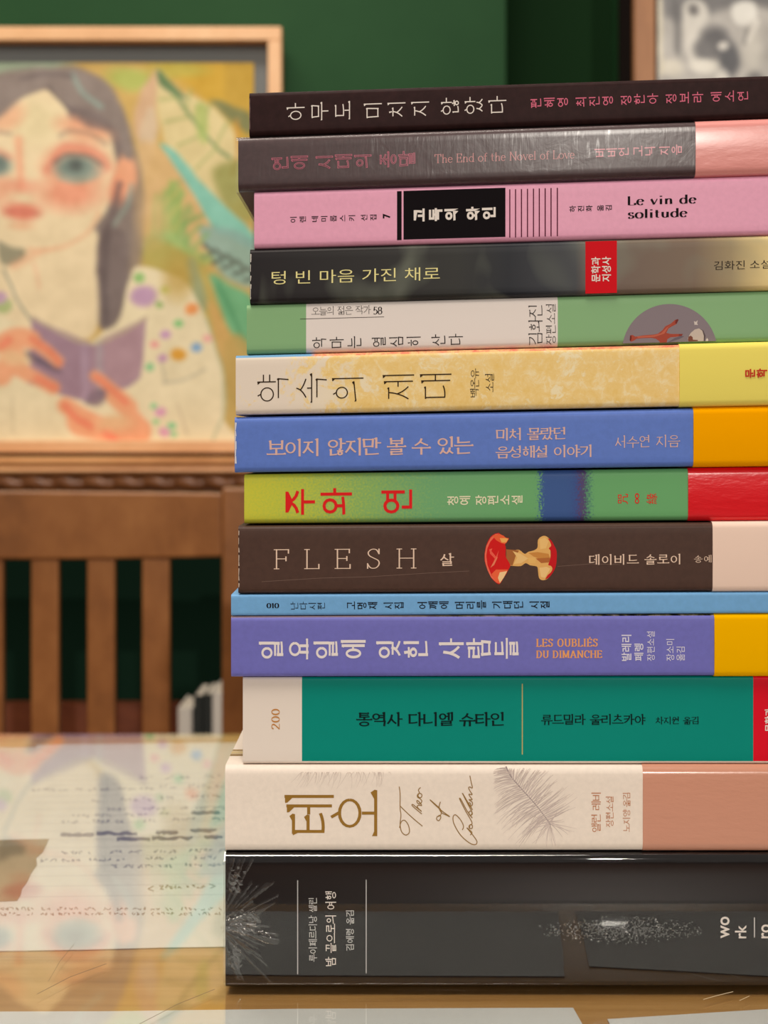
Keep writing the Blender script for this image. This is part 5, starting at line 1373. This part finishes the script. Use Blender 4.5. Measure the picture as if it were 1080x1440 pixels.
# 14 ---- thick black book in plastic wrap at the bottom
b = book(13, 317, 0.0, 0.213, 0.140, K_black, 'thick black plastic-wrapped book at the bottom of the stack', r=0.0022, name='hardcover_book')
decal(b, 'spine_rule', [(rect(b, 417.9, 1238, 419.2, 1370), (200, 198, 196))])
decal(b, 'spine_rule', [(rect(b, 514.3, 1237, 515.6, 1368.5), (200, 198, 196))])
S14 = dict(adv=1.04, gap=0.42, wv=0.105, wh=0.085, serif=0.07, slope=0)
lettering(b, 'author_lettering', '루이페르디낭 셀린', 'R', (434, 1262.7, 446, 1352.4), grey_p, **S14)
lettering(b, 'title_lettering', '밤 끝으로의 여행', 'R', (457.5, 1253.5, 472.8, 1359), white_p, **S14)
lettering(b, 'translator_lettering', '김예령 옮김', 'R', (486.5, 1280, 498, 1336.8), grey_p, **S14)
for t, bx in (('wo', (1013, 1289, 1026, 1319.5)), ('rk', (1033.5, 1301, 1049.5, 1319.5)), ('ro', (1070.5, 1289.5, 1083.5, 1319.5))):
    if t == 'ro': bx = (1070.5, 1300, 1083.5, 1319.5)
    lettering(b, 'publisher_lettering', t, 'R', bx, white_p, font='sans', bold=0.015, slope=0)
decal(b, 'publisher_rule', [(rect(b, 1060.3, 1290.2, 1061.6, 1318.4), (226, 222, 218))])
shell([b.x0 - 0.0005, b.x0 + 0.003, b.x0 + 0.05, b.x1], b.Y, 0.140, 0.00005, 0.0024, lambda x: TABLE_Z + 0.0003, lambda x: rowz(13, x) - 0.00025, 0.0006, 0.00022).build('plastic_wrap', wrap_gloss, b.root, smooth=32)
cr = MB(); NX, NY = 46, 110
crr = random.Random(9)
rays = sorted([(crr.uniform(-1.5, 1.5), crr.uniform(0.5, 1.0)) for _ in range(44)])
def crease(px, py):
    dx, dy = px - 306, py - 1301
    rr2 = math.hypot(dx, dy); an = math.atan2(dy, dx)
    h = 0
    for a, w_ in rays:
        d = abs(an - a) * max(rr2, 6)
        h += w_ * max(0, 1 - d / 2.2)
    fade = max(0.0, 1 - rr2 / (68 + 22 * math.sin(an * 9) + 40 * abs(math.sin(an)))) 
    return min(1.5, h) * (fade ** 0.6)
for j in range(NY + 1):
    for i in range(NX + 1):
        px = 317.2 + 75 * i / NX; py = 1207 + 178 * j / NY
        cr.v.append(tuple(at(px, py, b.Y - 0.0009 - 0.0010 * crease(px, py))))
for j in range(NY):
    for i in range(NX):
        px = 317.2 + 75 * (i + .5) / NX; py = 1207 + 178 * (j + .5) / NY
        if crease(px, py) > 0.02 or math.hypot(px - 306, py - 1301) < 60:
            k = j * (NX + 1) + i
            cr.f.append((k, k + NX + 1, k + NX + 2, k + 1)); cr.c.append(None); cr.mi.append(0)
cr.build('wrap_crease', wrap_crumple, b.root, smooth=70)
tail = MB()                                  # the gathered end of the wrap sticking out at the head of the book
for k in range(9):
    y0 = 1262 + k * 9 + crr.uniform(-3, 3); y1 = y0 + 9
    xa = 317.5; xt = 309 + abs(1300 - y0) * 0.16 + crr.uniform(0, 2)
    tail.poly([at(xa, y0, 0.001), at(xa, y1, 0.002 + crr.uniform(0, .002)), at(xt + 1, (y0 + y1) / 2 + 3, 0.002 + crr.uniform(-.001, .002)), at(xt, (y0 + y1) / 2, 0.001)])
tail.build('wrap_tail', wrap_crumple, b.root)

def facets(x0, y0, x1, y1, step, amp, seed, keep):
    """finely wrinkled patch of film: small flat facets a fraction of a millimetre deep"""
    r_ = random.Random(seed); nx, ny = int((x1 - x0) / step), int((y1 - y0) / step)
    mb = MB(); pts = {}
    for j in range(ny + 1):
        for i in range(nx + 1):
            px, py = x0 + (x1 - x0) * i / nx + r_.uniform(-.4, .4) * step, y0 + (y1 - y0) * j / ny + r_.uniform(-.4, .4) * step
            pts[i, j] = at(px, py, b.Y - 0.00105 - r_.uniform(0, amp))
    for j in range(ny):
        for i in range(nx):
            u, v = (i + .5) / nx * 2 - 1, (j + .5) / ny * 2 - 1
            if r_.random() < keep * max(0.0, 1 - (u * u + v * v) ** 0.7):
                mb.poly([pts[i, j], pts[i, j + 1], pts[i + 1, j + 1]]); mb.poly([pts[i, j], pts[i + 1, j + 1], pts[i + 1, j]])
    mb.build('wrap_wrinkle', wrap_facet, b.root)
wrap_facet = wrap_mat('wrinkled_plastic_wrap', 0.0, 1.9, 0.07, 0.0, 0.05)
facets(745, 1288, 1005, 1328, 1.9, 0.000026, 21, 0.75)
facets(316.8, 1276, 370, 1322, 3.0, 0.00030, 22, 1.6)
facets(318, 1322, 346, 1366, 3.0, 0.00020, 23, 0.9)
facets(318, 1212, 345, 1262, 3.4, 0.00022, 24, 1.0)
